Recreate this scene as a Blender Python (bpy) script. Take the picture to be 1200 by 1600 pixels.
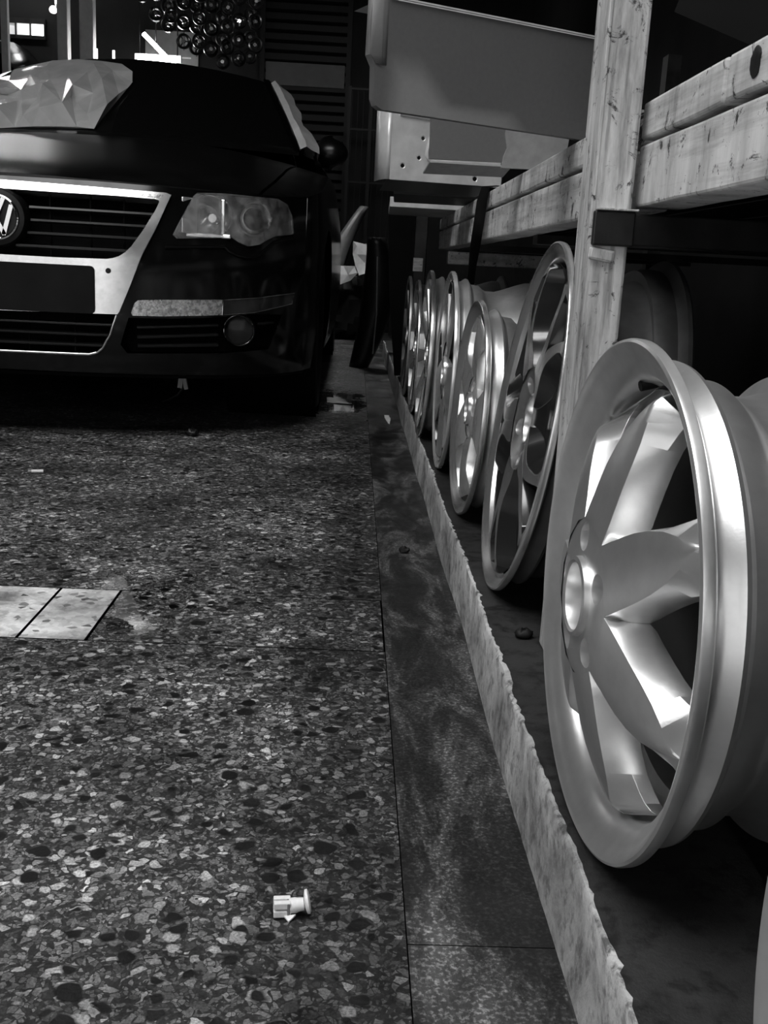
import bpy, bmesh, math, random
from mathutils import Vector, Matrix
from mathutils.geometry import delaunay_2d_cdt
from mathutils import noise as mnoise

for o in list(bpy.data.objects):
    bpy.data.objects.remove(o, do_unlink=True)
scene = bpy.context.scene
COL = scene.collection
PI = math.pi

# ------------------------------------------------------------------ camera
CAM_H = 0.54
def camera_axes(vx, vy, roll, f):
    a = Vector(((vx - 600) / f, (800 - vy) / f, -1.0)).normalized()          # world +Y seen by the camera
    b = Vector((math.sin(math.radians(roll)), math.cos(math.radians(roll)), 0))
    b = (b - a * b.dot(a)).normalized()                                     # world +Z seen by the camera
    c = a.cross(b)                                                          # world +X seen by the camera
    return Matrix((c, a, b))
cam_data = bpy.data.cameras.new('camera')
cam = bpy.data.objects.new('camera', cam_data)
COL.objects.link(cam)
cam.matrix_world = Matrix.Translation((0, 0, CAM_H)) @ camera_axes(557, 417, 2.5, 1600).to_4x4()
cam_data.sensor_fit = 'VERTICAL'
cam_data.sensor_height = 36
cam_data.sensor_width = 27
cam_data.lens = 36
cam_data.clip_start = 0.01
scene.camera = cam

# ------------------------------------------------------------------ light
world = bpy.data.worlds.new('sky'); scene.world = world
world.use_nodes = True
wn = world.node_tree.nodes
wn['Background'].inputs[0].default_value = (1, 1, 1, 1)
wn['Background'].inputs[1].default_value = 2.4

def portal(name, loc, rot, sx, sy):
    d = bpy.data.lights.new(name, 'AREA'); d.shape = 'RECTANGLE'; d.size = sx; d.size_y = sy
    d.cycles.is_portal = True
    o = bpy.data.objects.new(name, d); COL.objects.link(o)
    o.location = loc; o.rotation_euler = rot
    return o
# daylight comes in through a roof light over the front bay and the open roller door behind the viewer
portal('door_portal_back', (-1.6, -2.6, 1.2), (PI / 2, 0, 0), 4.0, 2.4)
portal('roof_light_portal', (-1.55, .1, 3.55), (0, 0, 0), 3.5, 2.6)

vs = scene.view_settings
vs.view_transform = 'Standard'
vs.look = 'None'
vs.gamma = 1.0
vs.use_curve_mapping = False
vs.exposure = 1.55

# ------------------------------------------------------------------ helpers
def link(name, me, mats, parent=None, smooth=None):
    o = bpy.data.objects.new(name, me); COL.objects.link(o)
    if not isinstance(mats, (list, tuple)): mats = [mats]
    for m in mats: me.materials.append(m)
    if parent: o.parent = parent
    if smooth is not None:
        for p in me.polygons: p.use_smooth = True
        if smooth < 179:
            me.set_sharp_from_angle(angle=math.radians(smooth))
    return o

def tag(o, label=None, cat=None, group=None, kind=None):
    if label: o['label'] = label
    if cat: o['category'] = cat
    if group: o['group'] = group
    if kind: o['kind'] = kind
    return o

def empty(name, loc, rot=(0, 0, 0)):
    o = bpy.data.objects.new(name, None); COL.objects.link(o)
    o.location = loc; o.rotation_euler = rot; o.empty_display_size = .05
    return o

class MB:
    """collects faces, builds one mesh"""
    def __init__(s): s.v = []; s.f = []; s.m = []
    def add(s, vs_, fs, mi=0):
        n = len(s.v); s.v += [tuple(v) for v in vs_]; s.f += [tuple(i + n for i in f) for f in fs]; s.m += [mi] * len(fs)
        return s
    def box(s, c, d, rot=None, mi=0):
        x, y, z = d[0] / 2, d[1] / 2, d[2] / 2
        P = [Vector((i * x, j * y, k * z)) for i in (-1, 1) for j in (-1, 1) for k in (-1, 1)]
        if rot is not None: P = [rot @ p for p in P]
        P = [p + Vector(c) for p in P]
        return s.add(P, [(0, 1, 3, 2), (4, 6, 7, 5), (0, 4, 5, 1), (2, 3, 7, 6), (0, 2, 6, 4), (1, 5, 7, 3)], mi)
    def span(s, a, b, mi=0):
        return s.box([(a[i] + b[i]) / 2 for i in range(3)], [abs(b[i] - a[i]) for i in range(3)], None, mi)
    def tube(s, pts, r, n=10, mi=0, closed=False, cap=True):
        pts = [Vector(p) for p in pts]; N = len(pts)
        rr = r if isinstance(r, (list, tuple)) else [r] * N
        ring = []; up = Vector((0.123, 0.35, 0.93)).normalized()
        for i, p in enumerate(pts):
            t = (pts[(i + 1) % N] - pts[i - 1]) if closed else (pts[min(i + 1, N - 1)] - pts[max(i - 1, 0)])
            t.normalize(); a = t.cross(up)
            if a.length < 1e-3: a = t.cross(Vector((1, 0, 0)))
            a.normalize(); b = t.cross(a)
            ring.append([p + (a * math.cos(2 * PI * k / n) + b * math.sin(2 * PI * k / n)) * rr[i] for k in range(n)])
        V = [q for g in ring for q in g]; Fc = []
        for i in range(N if closed else N - 1):
            j = (i + 1) % N
            for k in range(n): Fc.append((i * n + k, i * n + (k + 1) % n, j * n + (k + 1) % n, j * n + k))
        if not closed and cap: Fc += [tuple(range(n))[::-1], tuple((N - 1) * n + k for k in range(n))]
        return s.add(V, Fc, mi)
    def lathe(s, prof, n=64, axis='X', c=(0, 0, 0), closed=True, mi=0):
        """prof: (d, r) along axis"""
        V = []; Fc = []; m = len(prof)
        for k in range(n):
            t = 2 * PI * k / n; ct, st = math.cos(t), math.sin(t)
            for d, r in prof:
                if axis == 'X': q = (d, r * ct, r * st)
                elif axis == 'Y': q = (r * ct, d, r * st)
                else: q = (r * ct, r * st, d)
                V.append((q[0] + c[0], q[1] + c[1], q[2] + c[2]))
        for k in range(n):
            j = (k + 1) % n
            for i in range(m if closed else m - 1):
                i2 = (i + 1) % m
                Fc.append((k * m + i, k * m + i2, j * m + i2, j * m + i))
        return s.add(V, Fc, mi)
    def grid(s, rows, mi=0, closed=False):
        h = len(rows); w = len(rows[0]); V = [p for r in rows for p in r]; Fc = []
        for i in range(h - 1):
            for j in range(w if closed else w - 1):
                k = (j + 1) % w
                Fc.append((i * w + j, i * w + k, (i + 1) * w + k, (i + 1) * w + j))
        return s.add(V, Fc, mi)
    def mesh(s, name, fix=True):
        me = bpy.data.meshes.new(name); me.from_pydata(s.v, [], s.f)
        if any(s.m):
            for p, k in zip(me.polygons, s.m): p.material_index = k
        if fix:
            bm = bmesh.new(); bm.from_mesh(me)
            bmesh.ops.remove_doubles(bm, verts=bm.verts, dist=1e-6)
            bmesh.ops.recalc_face_normals(bm, faces=bm.faces)
            bm.to_mesh(me); bm.free()
        me.update()
        return me
    def build(s, name, mats, parent=None, smooth=None, bevel=None, fix=True):
        o = link(name, s.mesh(name, fix), mats, parent, smooth)
        if bevel: add_bevel(o, bevel)
        return o

def add_bevel(o, w, seg=2, ang=35):
    b = o.modifiers.new('bevel', 'BEVEL'); b.width = w; b.segments = seg; b.limit_method = 'ANGLE'; b.angle_limit = math.radians(ang)
    b.harden_normals = False
    return o

def lerp(x, X, Y):
    if x <= X[0]: return Y[0]
    for i in range(len(X) - 1):
        if x <= X[i + 1]:
            t = (x - X[i]) / (X[i + 1] - X[i]); return Y[i] + (Y[i + 1] - Y[i]) * t
    return Y[-1]

def pchip(X, Y):
    n = len(X); h = [X[i + 1] - X[i] for i in range(n - 1)]; d = [(Y[i + 1] - Y[i]) / h[i] for i in range(n - 1)]
    m = [d[0]] + [0 if d[i - 1] * d[i] <= 0 else 2 * d[i - 1] * d[i] / (d[i - 1] + d[i]) for i in range(1, n - 1)] + [d[-1]]
    def f(x):
        x = min(max(x, X[0]), X[-1]); i = 0
        while i < n - 2 and x > X[i + 1]: i += 1
        t = (x - X[i]) / h[i]
        return ((2 * t**3 - 3 * t**2 + 1) * Y[i] + (t**3 - 2 * t**2 + t) * h[i] * m[i] + (-2 * t**3 + 3 * t**2) * Y[i + 1] + (t**3 - t**2) * h[i] * m[i + 1])
    return f

def inpoly(p, poly):
    x, y = p; c = False; n = len(poly); j = n - 1
    for i in range(n):
        xi, yi = poly[i]; xj, yj = poly[j]
        if (yi > y) != (yj > y) and x < (xj - xi) * (y - yi) / (yj - yi) + xi: c = not c
        j = i
    return c

def densify(poly, step):
    out = []
    for i in range(len(poly)):
        a = poly[i]; b = poly[(i + 1) % len(poly)]
        n = max(1, int(math.hypot(b[0] - a[0], b[1] - a[1]) / step))
        for k in range(n): out.append((a[0] + (b[0] - a[0]) * k / n, a[1] + (b[1] - a[1]) * k / n))
    return out

def chaikin(poly, it=1, closed=True):
    for _ in range(it):
        q = []; n = len(poly)
        for i in range(n if closed else n - 1):
            a = poly[i]; b = poly[(i + 1) % n]
            q += [(a[0] * .75 + b[0] * .25, a[1] * .75 + b[1] * .25), (a[0] * .25 + b[0] * .75, a[1] * .25 + b[1] * .75)]
        poly = q
    return poly

def flat_patch(outline, holes=(), step=.03):
    """triangulated plane region -> (points, triangles)"""
    V = []; E = []
    loops = [densify(outline, step)] + [densify(h, step) for h in holes]
    for L in loops:
        n = len(V); V += L; E += [(n + i, n + (i + 1) % len(L)) for i in range(len(L))]
    xs = [p[0] for p in loops[0]]; ys = [p[1] for p in loops[0]]
    gx = min(xs) + step * .5
    bound = [p for L in loops for p in L]
    cells = {}
    for p in bound: cells.setdefault((int(p[0] // step), int(p[1] // step)), []).append(p)
    while gx < max(xs):
        gy = min(ys) + step * .5
        while gy < max(ys):
            p = (gx, gy)
            if inpoly(p, loops[0]) and not any(inpoly(p, h) for h in loops[1:]):
                ci, cj = int(gx // step), int(gy // step)
                if all(math.hypot(q[0] - gx, q[1] - gy) > step * .45 for a in (-1, 0, 1) for b in (-1, 0, 1) for q in cells.get((ci + a, cj + b), ())):
                    V.append(p)
            gy += step
        gx += step
    r = delaunay_2d_cdt([Vector(p) for p in V], E, [], 0, 1e-7)
    P = [tuple(v) for v in r[0]]; T = []
    for f in r[2]:
        c = (sum(P[i][0] for i in f) / 3, sum(P[i][1] for i in f) / 3)
        if inpoly(c, loops[0]) and not any(inpoly(c, h) for h in loops[1:]): T.append(tuple(f))
    return P, T

def plate(mb, outline, holes, fn, o0, o1, step=.03, mi=0, mi_side=None):
    """solid slab following a surface: fn(a, b, offset) -> point; from offset o0 (back) to o1 (front)"""
    P, T = flat_patch(outline, holes, step)
    n = len(P)
    V = [fn(a, b, o1) for a, b in P]
    mb.add(V, T, mi)
    if o0 is None: return mb
    cnt = {}
    for t in T:
        for i in range(3):
            e = (t[i], t[(i + 1) % 3]); cnt[tuple(sorted(e))] = cnt.get(tuple(sorted(e)), []) + [e]
    V2 = V + [fn(a, b, o0) for a, b in P]
    side = []
    for k, es in cnt.items():
        if len(es) == 1:
            a, b = es[0]; side.append((b, a, a + n, b + n))
    mb.add(V2, side, mi if mi_side is None else mi_side)
    mb.add(V2[n:], [t[::-1] for t in T], mi)
    return mb

def rrect(x0, x1, y0, y1, r, n=4):
    out = []
    for cx, cy, a0 in ((x1 - r, y0 + r, -90), (x1 - r, y1 - r, 0), (x0 + r, y1 - r, 90), (x0 + r, y0 + r, 180)):
        for k in range(n + 1):
            a = math.radians(a0 + 90 * k / n); out.append((cx + r * math.cos(a), cy + r * math.sin(a)))
    return out

def circle(cx, cy, r, n=24, ry=None):
    ry = ry or r
    return [(cx + r * math.cos(2 * PI * k / n), cy + ry * math.sin(2 * PI * k / n)) for k in range(n)]

def copy_tree(o, parent=None):
    c = o.copy(); COL.objects.link(c); c.parent = parent
    for ch in [x for x in bpy.data.objects if x.parent == o]: copy_tree(ch, c)
    return c

# ------------------------------------------------------------------ materials
class NT:
    def __init__(s, name):
        s.mat = bpy.data.materials.new(name); s.mat.use_nodes = True
        s.t = s.mat.node_tree; s.bsdf = s.t.nodes['Principled BSDF']
    def n(s, kind, **kw):
        nd = s.t.nodes.new(kind)
        for k, v in kw.items(): setattr(nd, k, v)
        return nd
    def l(s, a, b): s.t.links.new(a, b)
    def pos(s): return s.n('ShaderNodeNewGeometry').outputs['Position']
    def obj(s): return s.n('ShaderNodeTexCoord').outputs['Object']
    def scaled(s, v, sc, off=(0, 0, 0)):
        m = s.n('ShaderNodeMapping'); m.inputs['Scale'].default_value = sc; m.inputs['Location'].default_value = off
        s.l(v, m.inputs['Vector']); return m.outputs[0]
    def noise(s, v, scale, detail=4, rough=.55, dist=0):
        m = s.n('ShaderNodeTexNoise'); m.inputs['Scale'].default_value = scale; m.inputs['Detail'].default_value = detail
        m.inputs['Roughness'].default_value = rough; m.inputs['Distortion'].default_value = dist
        s.l(v, m.inputs['Vector']); return m.outputs['Fac']
    def vor(s, v, scale, feature='F1', out='Distance', rnd=1):
        m = s.n('ShaderNodeTexVoronoi', feature=feature); m.inputs['Scale'].default_value = scale
        m.inputs['Randomness'].default_value = rnd
        s.l(v, m.inputs['Vector']); return m.outputs[out]
    def ramp(s, v, stops, interp='LINEAR'):
        m = s.n('ShaderNodeValToRGB'); e = m.color_ramp.elements; m.color_ramp.interpolation = interp
        e[0].position = stops[0][0]; e[1].position = stops[-1][0]
        for p, c in stops[1:-1]: e.new(p)
        for el, (p, c) in zip(e, stops): el.color = (c, c, c, 1)
        s.l(v, m.inputs['Fac']); return m.outputs['Color']
    def math(s, op, a, b=None, clamp=False):
        m = s.n('ShaderNodeMath', operation=op); m.use_clamp = clamp
        for i, x in enumerate((a, b)):
            if x is None: continue
            if isinstance(x, (int, float)): m.inputs[i].default_value = x
            else: s.l(x, m.inputs[i])
        return m.outputs[0]
    def mix(s, f, a, b):
        m = s.n('ShaderNodeMix', data_type='FLOAT')
        for i, x in ((0, f), (2, a), (3, b)):
            if isinstance(x, (int, float)): m.inputs[i].default_value = x
            else: s.l(x, m.inputs[i])
        return m.outputs[0]
    def sep(s, v):
        m = s.n('ShaderNodeSeparateXYZ'); s.l(v, m.inputs[0]); return m.outputs
    def set(s, base=None, rough=None, metal=None, spec=None, **kw):
        for nm, x in (('Base Color', base), ('Roughness', rough), ('Metallic', metal), ('Specular IOR Level', spec)):
            if x is None: continue
            if isinstance(x, (int, float)):
                s.bsdf.inputs[nm].default_value = (x, x, x, 1) if nm == 'Base Color' else x
            else: s.l(x, s.bsdf.inputs[nm])
        return s
    def bump(s, h, strength=.3, dist=.002):
        b = s.n('ShaderNodeBump'); b.inputs['Strength'].default_value = strength; b.inputs['Distance'].default_value = dist
        s.l(h, b.inputs['Height']); s.l(b.outputs[0], s.bsdf.inputs['Normal']); return s

def simple(name, base, rough=.5, metal=0, spec=.5, var=0, vscale=20, bump=0, bscale=200, stretch=None):
    m = NT(name); v = m.obj()
    if stretch: v = m.scaled(v, stretch)
    b = base
    if var:
        nz = m.noise(v, vscale, 5, .6)
        b = m.ramp(nz, [(.3, base * (1 - var)), (.7, base * (1 + var))])
    m.set(b, rough, metal, spec)
    if bump: m.bump(m.noise(v, bscale, 3), bump, .001)
    return m.mat

M = {}
def terrazzo(name, gain, stain):
    m = NT(name); p = m.pos(); s3 = m.sep(p)
    warp = m.n('ShaderNodeTexNoise'); warp.inputs['Scale'].default_value = 45; warp.inputs['Detail'].default_value = 2
    m.l(p, warp.inputs['Vector'])
    wv = m.n('ShaderNodeVectorMath', operation='SCALE'); m.l(warp.outputs['Color'], wv.inputs[0]); wv.inputs['Scale'].default_value = .016
    av = m.n('ShaderNodeVectorMath', operation='ADD'); m.l(p, av.inputs[0]); m.l(wv.outputs[0], av.inputs[1]); pw = av.outputs[0]
    def cells(scale, thr):
        v = m.n('ShaderNodeTexVoronoi', feature='F1'); v.inputs['Scale'].default_value = scale; m.l(pw, v.inputs['Vector'])
        d = m.vor(pw, scale, 'DISTANCE_TO_EDGE')
        sp = m.n('ShaderNodeSeparateColor'); m.l(v.outputs['Color'], sp.inputs[0])
        inside = m.ramp(d, [(thr, 0), (thr + .04, 1)])
        return sp.outputs[0], sp.outputs[1], inside, v.outputs['Distance']
    r1, g1, in1, _ = cells(240, .05)
    base1 = m.ramp(r1, [(0, .016), (.4, .03), (.55, .06), (.8, .12), (1, .2)])
    c = m.mix(in1, .02, base1)
    r2, g2, in2, _ = cells(118, .07)
    sel2 = m.math('MULTIPLY', in2, m.math('GREATER_THAN', g2, .62))
    c = m.mix(sel2, c, m.ramp(r2, [(0, .05), (.5, .13), (.8, .24), (1, .42)]))
    r4, g4, in4, d4 = cells(60, .1)
    sel4 = m.math('MULTIPLY', m.math('MULTIPLY', in4, m.ramp(d4, [(.36, 1), (.44, 0)])), m.math('GREATER_THAN', g4, .86))
    c = m.mix(sel4, c, .33)
    r3, g3, in3, d3 = cells(38, .1)
    blob = m.ramp(m.math('ADD', d3, m.math('MULTIPLY', m.math('SUBTRACT', r3, .5), .3)), [(.24, 1), (.33, 0)])
    sel3 = m.math('MULTIPLY', m.math('MULTIPLY', blob, in3), m.math('GREATER_THAN', g3, .22))
    c = m.mix(sel3, c, .004)
    dirt = m.ramp(m.noise(p, 3.2, 7, .68), [(.34, .32), (.5, .85), (.62, 1.35)])
    dirt2 = m.ramp(m.noise(p, 14, 6, .7), [(.38, .45), (.58, 1.0)])
    fine = m.ramp(m.noise(p, 420, 4, .7), [(.36, .45), (.62, 1.25)])
    k = m.math('MULTIPLY', m.math('MULTIPLY', dirt, dirt2), fine)
    # darker along the kerb side of the bay
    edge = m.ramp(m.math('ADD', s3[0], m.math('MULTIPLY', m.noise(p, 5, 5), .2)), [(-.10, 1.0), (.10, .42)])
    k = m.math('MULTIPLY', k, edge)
    c = m.math('MULTIPLY', m.math('MULTIPLY', c, k), gain)
    # wet stain with a shape of its own: darker, glossier
    wet = stain(m, p, s3)
    c = m.math('MULTIPLY', c, m.mix(wet, 1.0, .95))
    rough = m.mix(wet, m.ramp(m.noise(p, 30, 4), [(.3, .38), (.7, .62)]), .015)
    m.set(c, rough, 0, .5)
    h = m.math('SUBTRACT', m.math('ADD', m.math('MULTIPLY', r1, .25), m.noise(p, 240, 3)), m.math('MULTIPLY', sel3, 1.4))
    h = m.mix(wet, h, m.math('MULTIPLY', m.noise(p, 34, 2), .12))
    m.l(m.mix(wet, .5, 1.0), m.bsdf.inputs['Specular IOR Level'])
    m.bump(h, .35, .0015)
    return m.mat

def blobmask(m, p, cx, cy, rx, ry, soft=.5, nz=9, amt=.8):
    s3 = m.sep(p)
    a = m.math('DIVIDE', m.math('SUBTRACT', s3[0], cx), rx); b = m.math('DIVIDE', m.math('SUBTRACT', s3[1], cy), ry)
    r = m.math('ADD', m.math('MULTIPLY', a, a), m.math('MULTIPLY', b, b))
    r = m.math('ADD', r, m.math('MULTIPLY', m.math('SUBTRACT', m.noise(p, nz, 5, .6), .5), amt * 3))
    return m.ramp(r, [(1 - soft, 1), (1 + .05, 0)])

def stain_main(m, p, s3):
    a = blobmask(m, p, -.335, 1.58, .13, .24, .8, 11, .6)
    b = blobmask(m, p, -.06, 4.2, .14, .45)
    c = blobmask(m, p, .12, 3.75, .06, .5)
    return m.math('MAXIMUM', a, m.math('MAXIMUM', b, c))
M['terrazzo'] = terrazzo('terrazzo', 2.0, stain_main)
def light_tile():
    m = NT('pale_terrazzo'); p = m.pos()
    v = m.n('ShaderNodeTexVoronoi', feature='F1'); v.inputs['Scale'].default_value = 90; m.l(p, v.inputs['Vector'])
    sp = m.n('ShaderNodeSeparateColor'); m.l(v.outputs['Color'], sp.inputs[0])
    c = m.ramp(sp.outputs[0], [(0, .12), (.12, .65), (.5, .82), (1, .92)])
    grime = m.ramp(m.noise(p, 6, 7, .7), [(.36, .25), (.55, 1)])
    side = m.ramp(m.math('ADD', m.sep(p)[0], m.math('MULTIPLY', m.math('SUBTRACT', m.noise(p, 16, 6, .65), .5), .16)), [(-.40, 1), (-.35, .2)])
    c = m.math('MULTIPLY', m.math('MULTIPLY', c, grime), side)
    wet = stain_main(m, p, None)
    m.set(m.math('MULTIPLY', c, m.mix(wet, 1, .6)), m.mix(wet, .5, .015)); m.l(m.mix(wet, .5, 1.0), m.bsdf.inputs['Specular IOR Level']); m.bump(m.mix(wet, m.noise(p, 200, 4), m.math('MULTIPLY', m.noise(p, 34, 2), .12)), .3, .001)
    return m.mat
M['pale_tile'] = light_tile()
def gutter():
    m = NT('dirty_concrete'); p = m.pos(); q = m.scaled(p, (1.6, .5, 1))
    a = m.ramp(m.noise(q, 9, 8, .7, .6), [(.36, .014), (.48, .03), (.57, .12), (.7, .3)])
    sp = m.ramp(m.noise(p, 260, 3, .7), [(.5, .35), (.68, 1.6)])
    c = m.math('MULTIPLY', a, sp)
    m.set(c, m.ramp(m.noise(p, 7, 5), [(.35, .28), (.65, .6)]), 0, .5); m.bump(m.noise(p, 180, 5, .65), .35, .0015)
    return m.mat
M['gutter'] = gutter()
def kerb(name, lo, hi, dark):
    m = NT(name); p = m.pos()
    n1 = m.noise(p, 7, 8, .7, .4); n2 = m.noise(p, 60, 5, .65)
    c = m.ramp(n1, [(.3, lo), (.62, hi)])
    spot = m.ramp(n2, [(.36, dark), (.5, 1)])
    m.set(m.math('MULTIPLY', c, spot), .65, 0, .4); m.bump(m.noise(p, 150, 6, .7), .5, .002)
    return m.mat
M['kerb_face'] = kerb('kerb_plaster', .07, .6, .5)
M['kerb_chip'] = kerb('kerb_broken_edge', .12, .6, .25)
M['kerb_top'] = kerb('kerb_grime', .004, .03, .3)
M['silver'] = simple('silver_cast_paint', .78, .33, .88, .5, .08, 30, .05, 500)
M['silver_lip'] = simple('silver_machined', .76, .26, .9, .5, .06, 14)
M['polished'] = simple('polished_alloy', .75, .2, .65, .5, .05, 12)
M['dull_alloy'] = simple('dull_alloy', .42, .42, .8, .5, .25, 16)
M['barrel_dark'] = simple('dark_alloy', .13, .45, .6, .5, .35, 14)  # darker alloy tone for barrels and the dull far wheel
M['rim_paint_dark'] = simple('anthracite_paint', .10, .16, .85, .5, .2, 18)
M['dark_hole'] = simple('shadow_black', .006, .7)
M['car_paint'] = simple('black_car_paint', .003, .14, 0, .4, .3, 4)
M['car_paint'].node_tree.nodes['Principled BSDF'].inputs['Coat Weight'].default_value = 0
def chrome_speckled():
    m = NT('dusty_chrome'); v = m.obj()
    n1 = m.ramp(m.noise(v, 90, 6, .75), [(.42, .35), (.58, .95)])
    m.set(n1, m.ramp(m.noise(v, 40, 5), [(.3, .15), (.7, .4)]), .85); return m.mat
M['hood_paint'] = simple('dusty_black_paint', .004, .3, 0, .45, .5, 9)
M['notice'] = simple('faded_notice', .05, .6, 0, .3, .2, 10)
M['chrome'] = simple('chrome', .82, .07, 1)
M['chrome_frame'] = simple('weathered_chrome', .85, .22, .95, .5, .12, 60)
M['chrome_dusty'] = chrome_speckled()
M['plastic'] = simple('black_plastic', .005, .35, 0, .3, .3, 30)
M['plastic_matt'] = simple('black_plastic_matt', .002, .8, 0, .1)
M['slat'] = simple('grille_slat', .008, .3, 0, .4)
M['rubber'] = simple('rubber', .004, .65, 0, .4, .3, 30, .2, 150)
M['plate_back'] = simple('plate_holder', .006, .6, 0, .15, .5, 8)
M['reflector'] = simple('lamp_reflector', .85, .16, .85, .5, .1, 30)
M['bezel'] = simple('lamp_bezel', .85, .25, .35, .5, .35, 30, .4, 45)
def lens():
    m = NT('clear_lens'); t = m.t
    tr = m.n('ShaderNodeBsdfTransparent'); tr.inputs[0].default_value = (.92, .92, .92, 1)
    gl = m.n('ShaderNodeBsdfGlossy'); gl.inputs['Roughness'].default_value = .05
    df = m.n('ShaderNodeBsdfDiffuse'); df.inputs[0].default_value = (.75, .75, .75, 1)
    fr = m.n('ShaderNodeFresnel'); fr.inputs[0].default_value = 1.5
    mx = m.n('ShaderNodeMixShader'); m.l(fr.outputs[0], mx.inputs[0]); m.l(tr.outputs[0], mx.inputs[1]); m.l(gl.outputs[0], mx.inputs[2])
    m2 = m.n('ShaderNodeMixShader'); m.l(m.ramp(m.noise(m.obj(), 25, 5, .7), [(.38, .03), (.72, .22)]), m2.inputs[0]); m.l(mx.outputs[0], m2.inputs[1]); m.l(df.outputs[0], m2.inputs[2])
    m.l(m2.outputs[0], t.nodes['Material Output'].inputs[0]); return m.mat
M['lens'] = lens()
M['glass_ball'] = simple('projector_glass', .015, .15, 0, .18)
M['windscreen'] = simple('tinted_windscreen', .006, .06, 0, .5)
M['windscreen'].node_tree.nodes['Principled BSDF'].inputs['Roughness'].default_value = .08
def film():
    m = NT('crumpled_clear_film'); v = m.obj()
    tr = m.n('ShaderNodeBsdfTransparent'); tr.inputs[0].default_value = (.75, .75, .75, 1)
    gl = m.n('ShaderNodeBsdfGlossy'); gl.inputs['Roughness'].default_value = .1; gl.inputs['Color'].default_value = (.95, .95, .95, 1)
    df = m.n('ShaderNodeBsdfDiffuse'); df.inputs[0].default_value = (.92, .92, .92, 1)
    mx = m.n('ShaderNodeMixShader'); mx.inputs[0].default_value = .6; m.l(tr.outputs[0], mx.inputs[1]); m.l(gl.outputs[0], mx.inputs[2])
    m2 = m.n('ShaderNodeMixShader'); m.l(m.ramp(m.noise(v, 6, 5, .6), [(.3, .42), (.7, .58)]), m2.inputs[0]); m.l(mx.outputs[0], m2.inputs[1]); m.l(df.outputs[0], m2.inputs[2])
    m.l(m2.outputs[0], m.t.nodes['Material Output'].inputs[0]); return m.mat
M['film'] = film()
M['white_film'] = simple('white_polythene', .7, .3, 0, .5, .15, 12)
def rackpaint():
    m = NT('chipped_cream_paint'); v = m.obj()
    w = m.ramp(m.noise(m.scaled(v, (1, 1.6, .35)), 9, 8, .72), [(.28, .22), (.46, .6), (.62, .82)])
    g = m.ramp(m.noise(m.scaled(v, (4, 1, 18)), 3, 6, .7), [(.35, .6), (.55, 1)])
    ch = m.ramp(m.noise(v, 24, 7, .75, .8), [(.585, 1), (.62, .08)])
    ch2 = m.ramp(m.noise(v, 85, 4, .7), [(.63, 1), (.67, .15)])
    c = m.math('MULTIPLY', m.math('MULTIPLY', m.math('MULTIPLY', w, g), ch), ch2)
    m.set(c, .45, 0, .5); m.bump(m.math('ADD', ch, m.noise(v, 120, 4)), .25, .001); return m.mat
M['rack_paint'] = rackpaint()
def post_paint():
    m = NT('worn_cream_post_paint'); v = m.obj()
    w = m.ramp(m.noise(m.scaled(v, (3, 3, .5)), 16, 7, .7), [(.3, .26), (.5, .55), (.7, .78)])
    ch = m.ramp(m.noise(v, 40, 7, .78, .8), [(.57, 1), (.63, .12)])
    st = m.ramp(m.noise(m.scaled(v, (14, 14, .8)), 9, 4, .6), [(.36, .55), (.5, 1)])
    c = m.math('MULTIPLY', m.math('MULTIPLY', w, ch), st)
    m.set(c, .42, 0, .5); m.bump(m.math('ADD', ch, m.noise(v, 150, 4)), .3, .001); return m.mat
M['post_paint'] = post_paint()
M['steel_dark'] = simple('oily_black_steel', .012, .35, .3, .5, .8, 22, .3, 90)
M['primer'] = simple('grey_primer_panel', .13, .55, 0, .4, .05, 160, .03, 400)
M['primer_light'] = simple('light_grey_panel', .28, .5, 0, .4, .15, 40)
M['zinc'] = simple('pressed_zinc_sheet', .62, .35, .3, .5, .2, 14)
M['panel_dark'] = simple('dark_grey_panel', .006, .4, .1, .3, .2, 12)
M['wall'] = simple('dark_plaster', .010, .85, 0, .2, .5, 2.5, .2, 30)  # near-black base with broad tone variation
M['wall_dark'] = simple('dark_ceiling', .006, .9, 0, .2, .4, 2)
M['shutter'] = simple('dusty_steel_slats', .003, .6, .0, .2, .3, 8)
M['lift_paint'] = simple('grey_lift_paint', .65, .4, 0, .5, .15, 10)
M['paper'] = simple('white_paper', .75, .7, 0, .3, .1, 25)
M['grey_plastic'] = simple('pale_grey_plastic', .22, .3, 0, .5, .25, 6)
M['clip'] = simple('white_nylon', .8, .4, 0, .4, .06, 300)
M['outside'] = simple('yard_concrete', .42, .9)  # bright concrete of the yard outside
M['cloth'] = simple('black_bin_film', .008, .3, 0, .5)
def emit(name, s):
    m = NT(name); m.set(.8, .5); m.bsdf.inputs['Emission Color'].default_value = (1, 1, 1, 1); m.bsdf.inputs['Emission Strength'].default_value = s; return m.mat
M['tube_light'] = emit('lit_tube', 14)
M['added_lamp'] = emit('added_lamp_glow', 28)  # glow of the added lamp over the aisle
M['pane_bright'] = emit('lit_pane_bright', 1.2)
M['pane_mid'] = emit('lit_pane_mid', .35)
M['pane_dim'] = emit('lit_pane_dim', .1)

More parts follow.
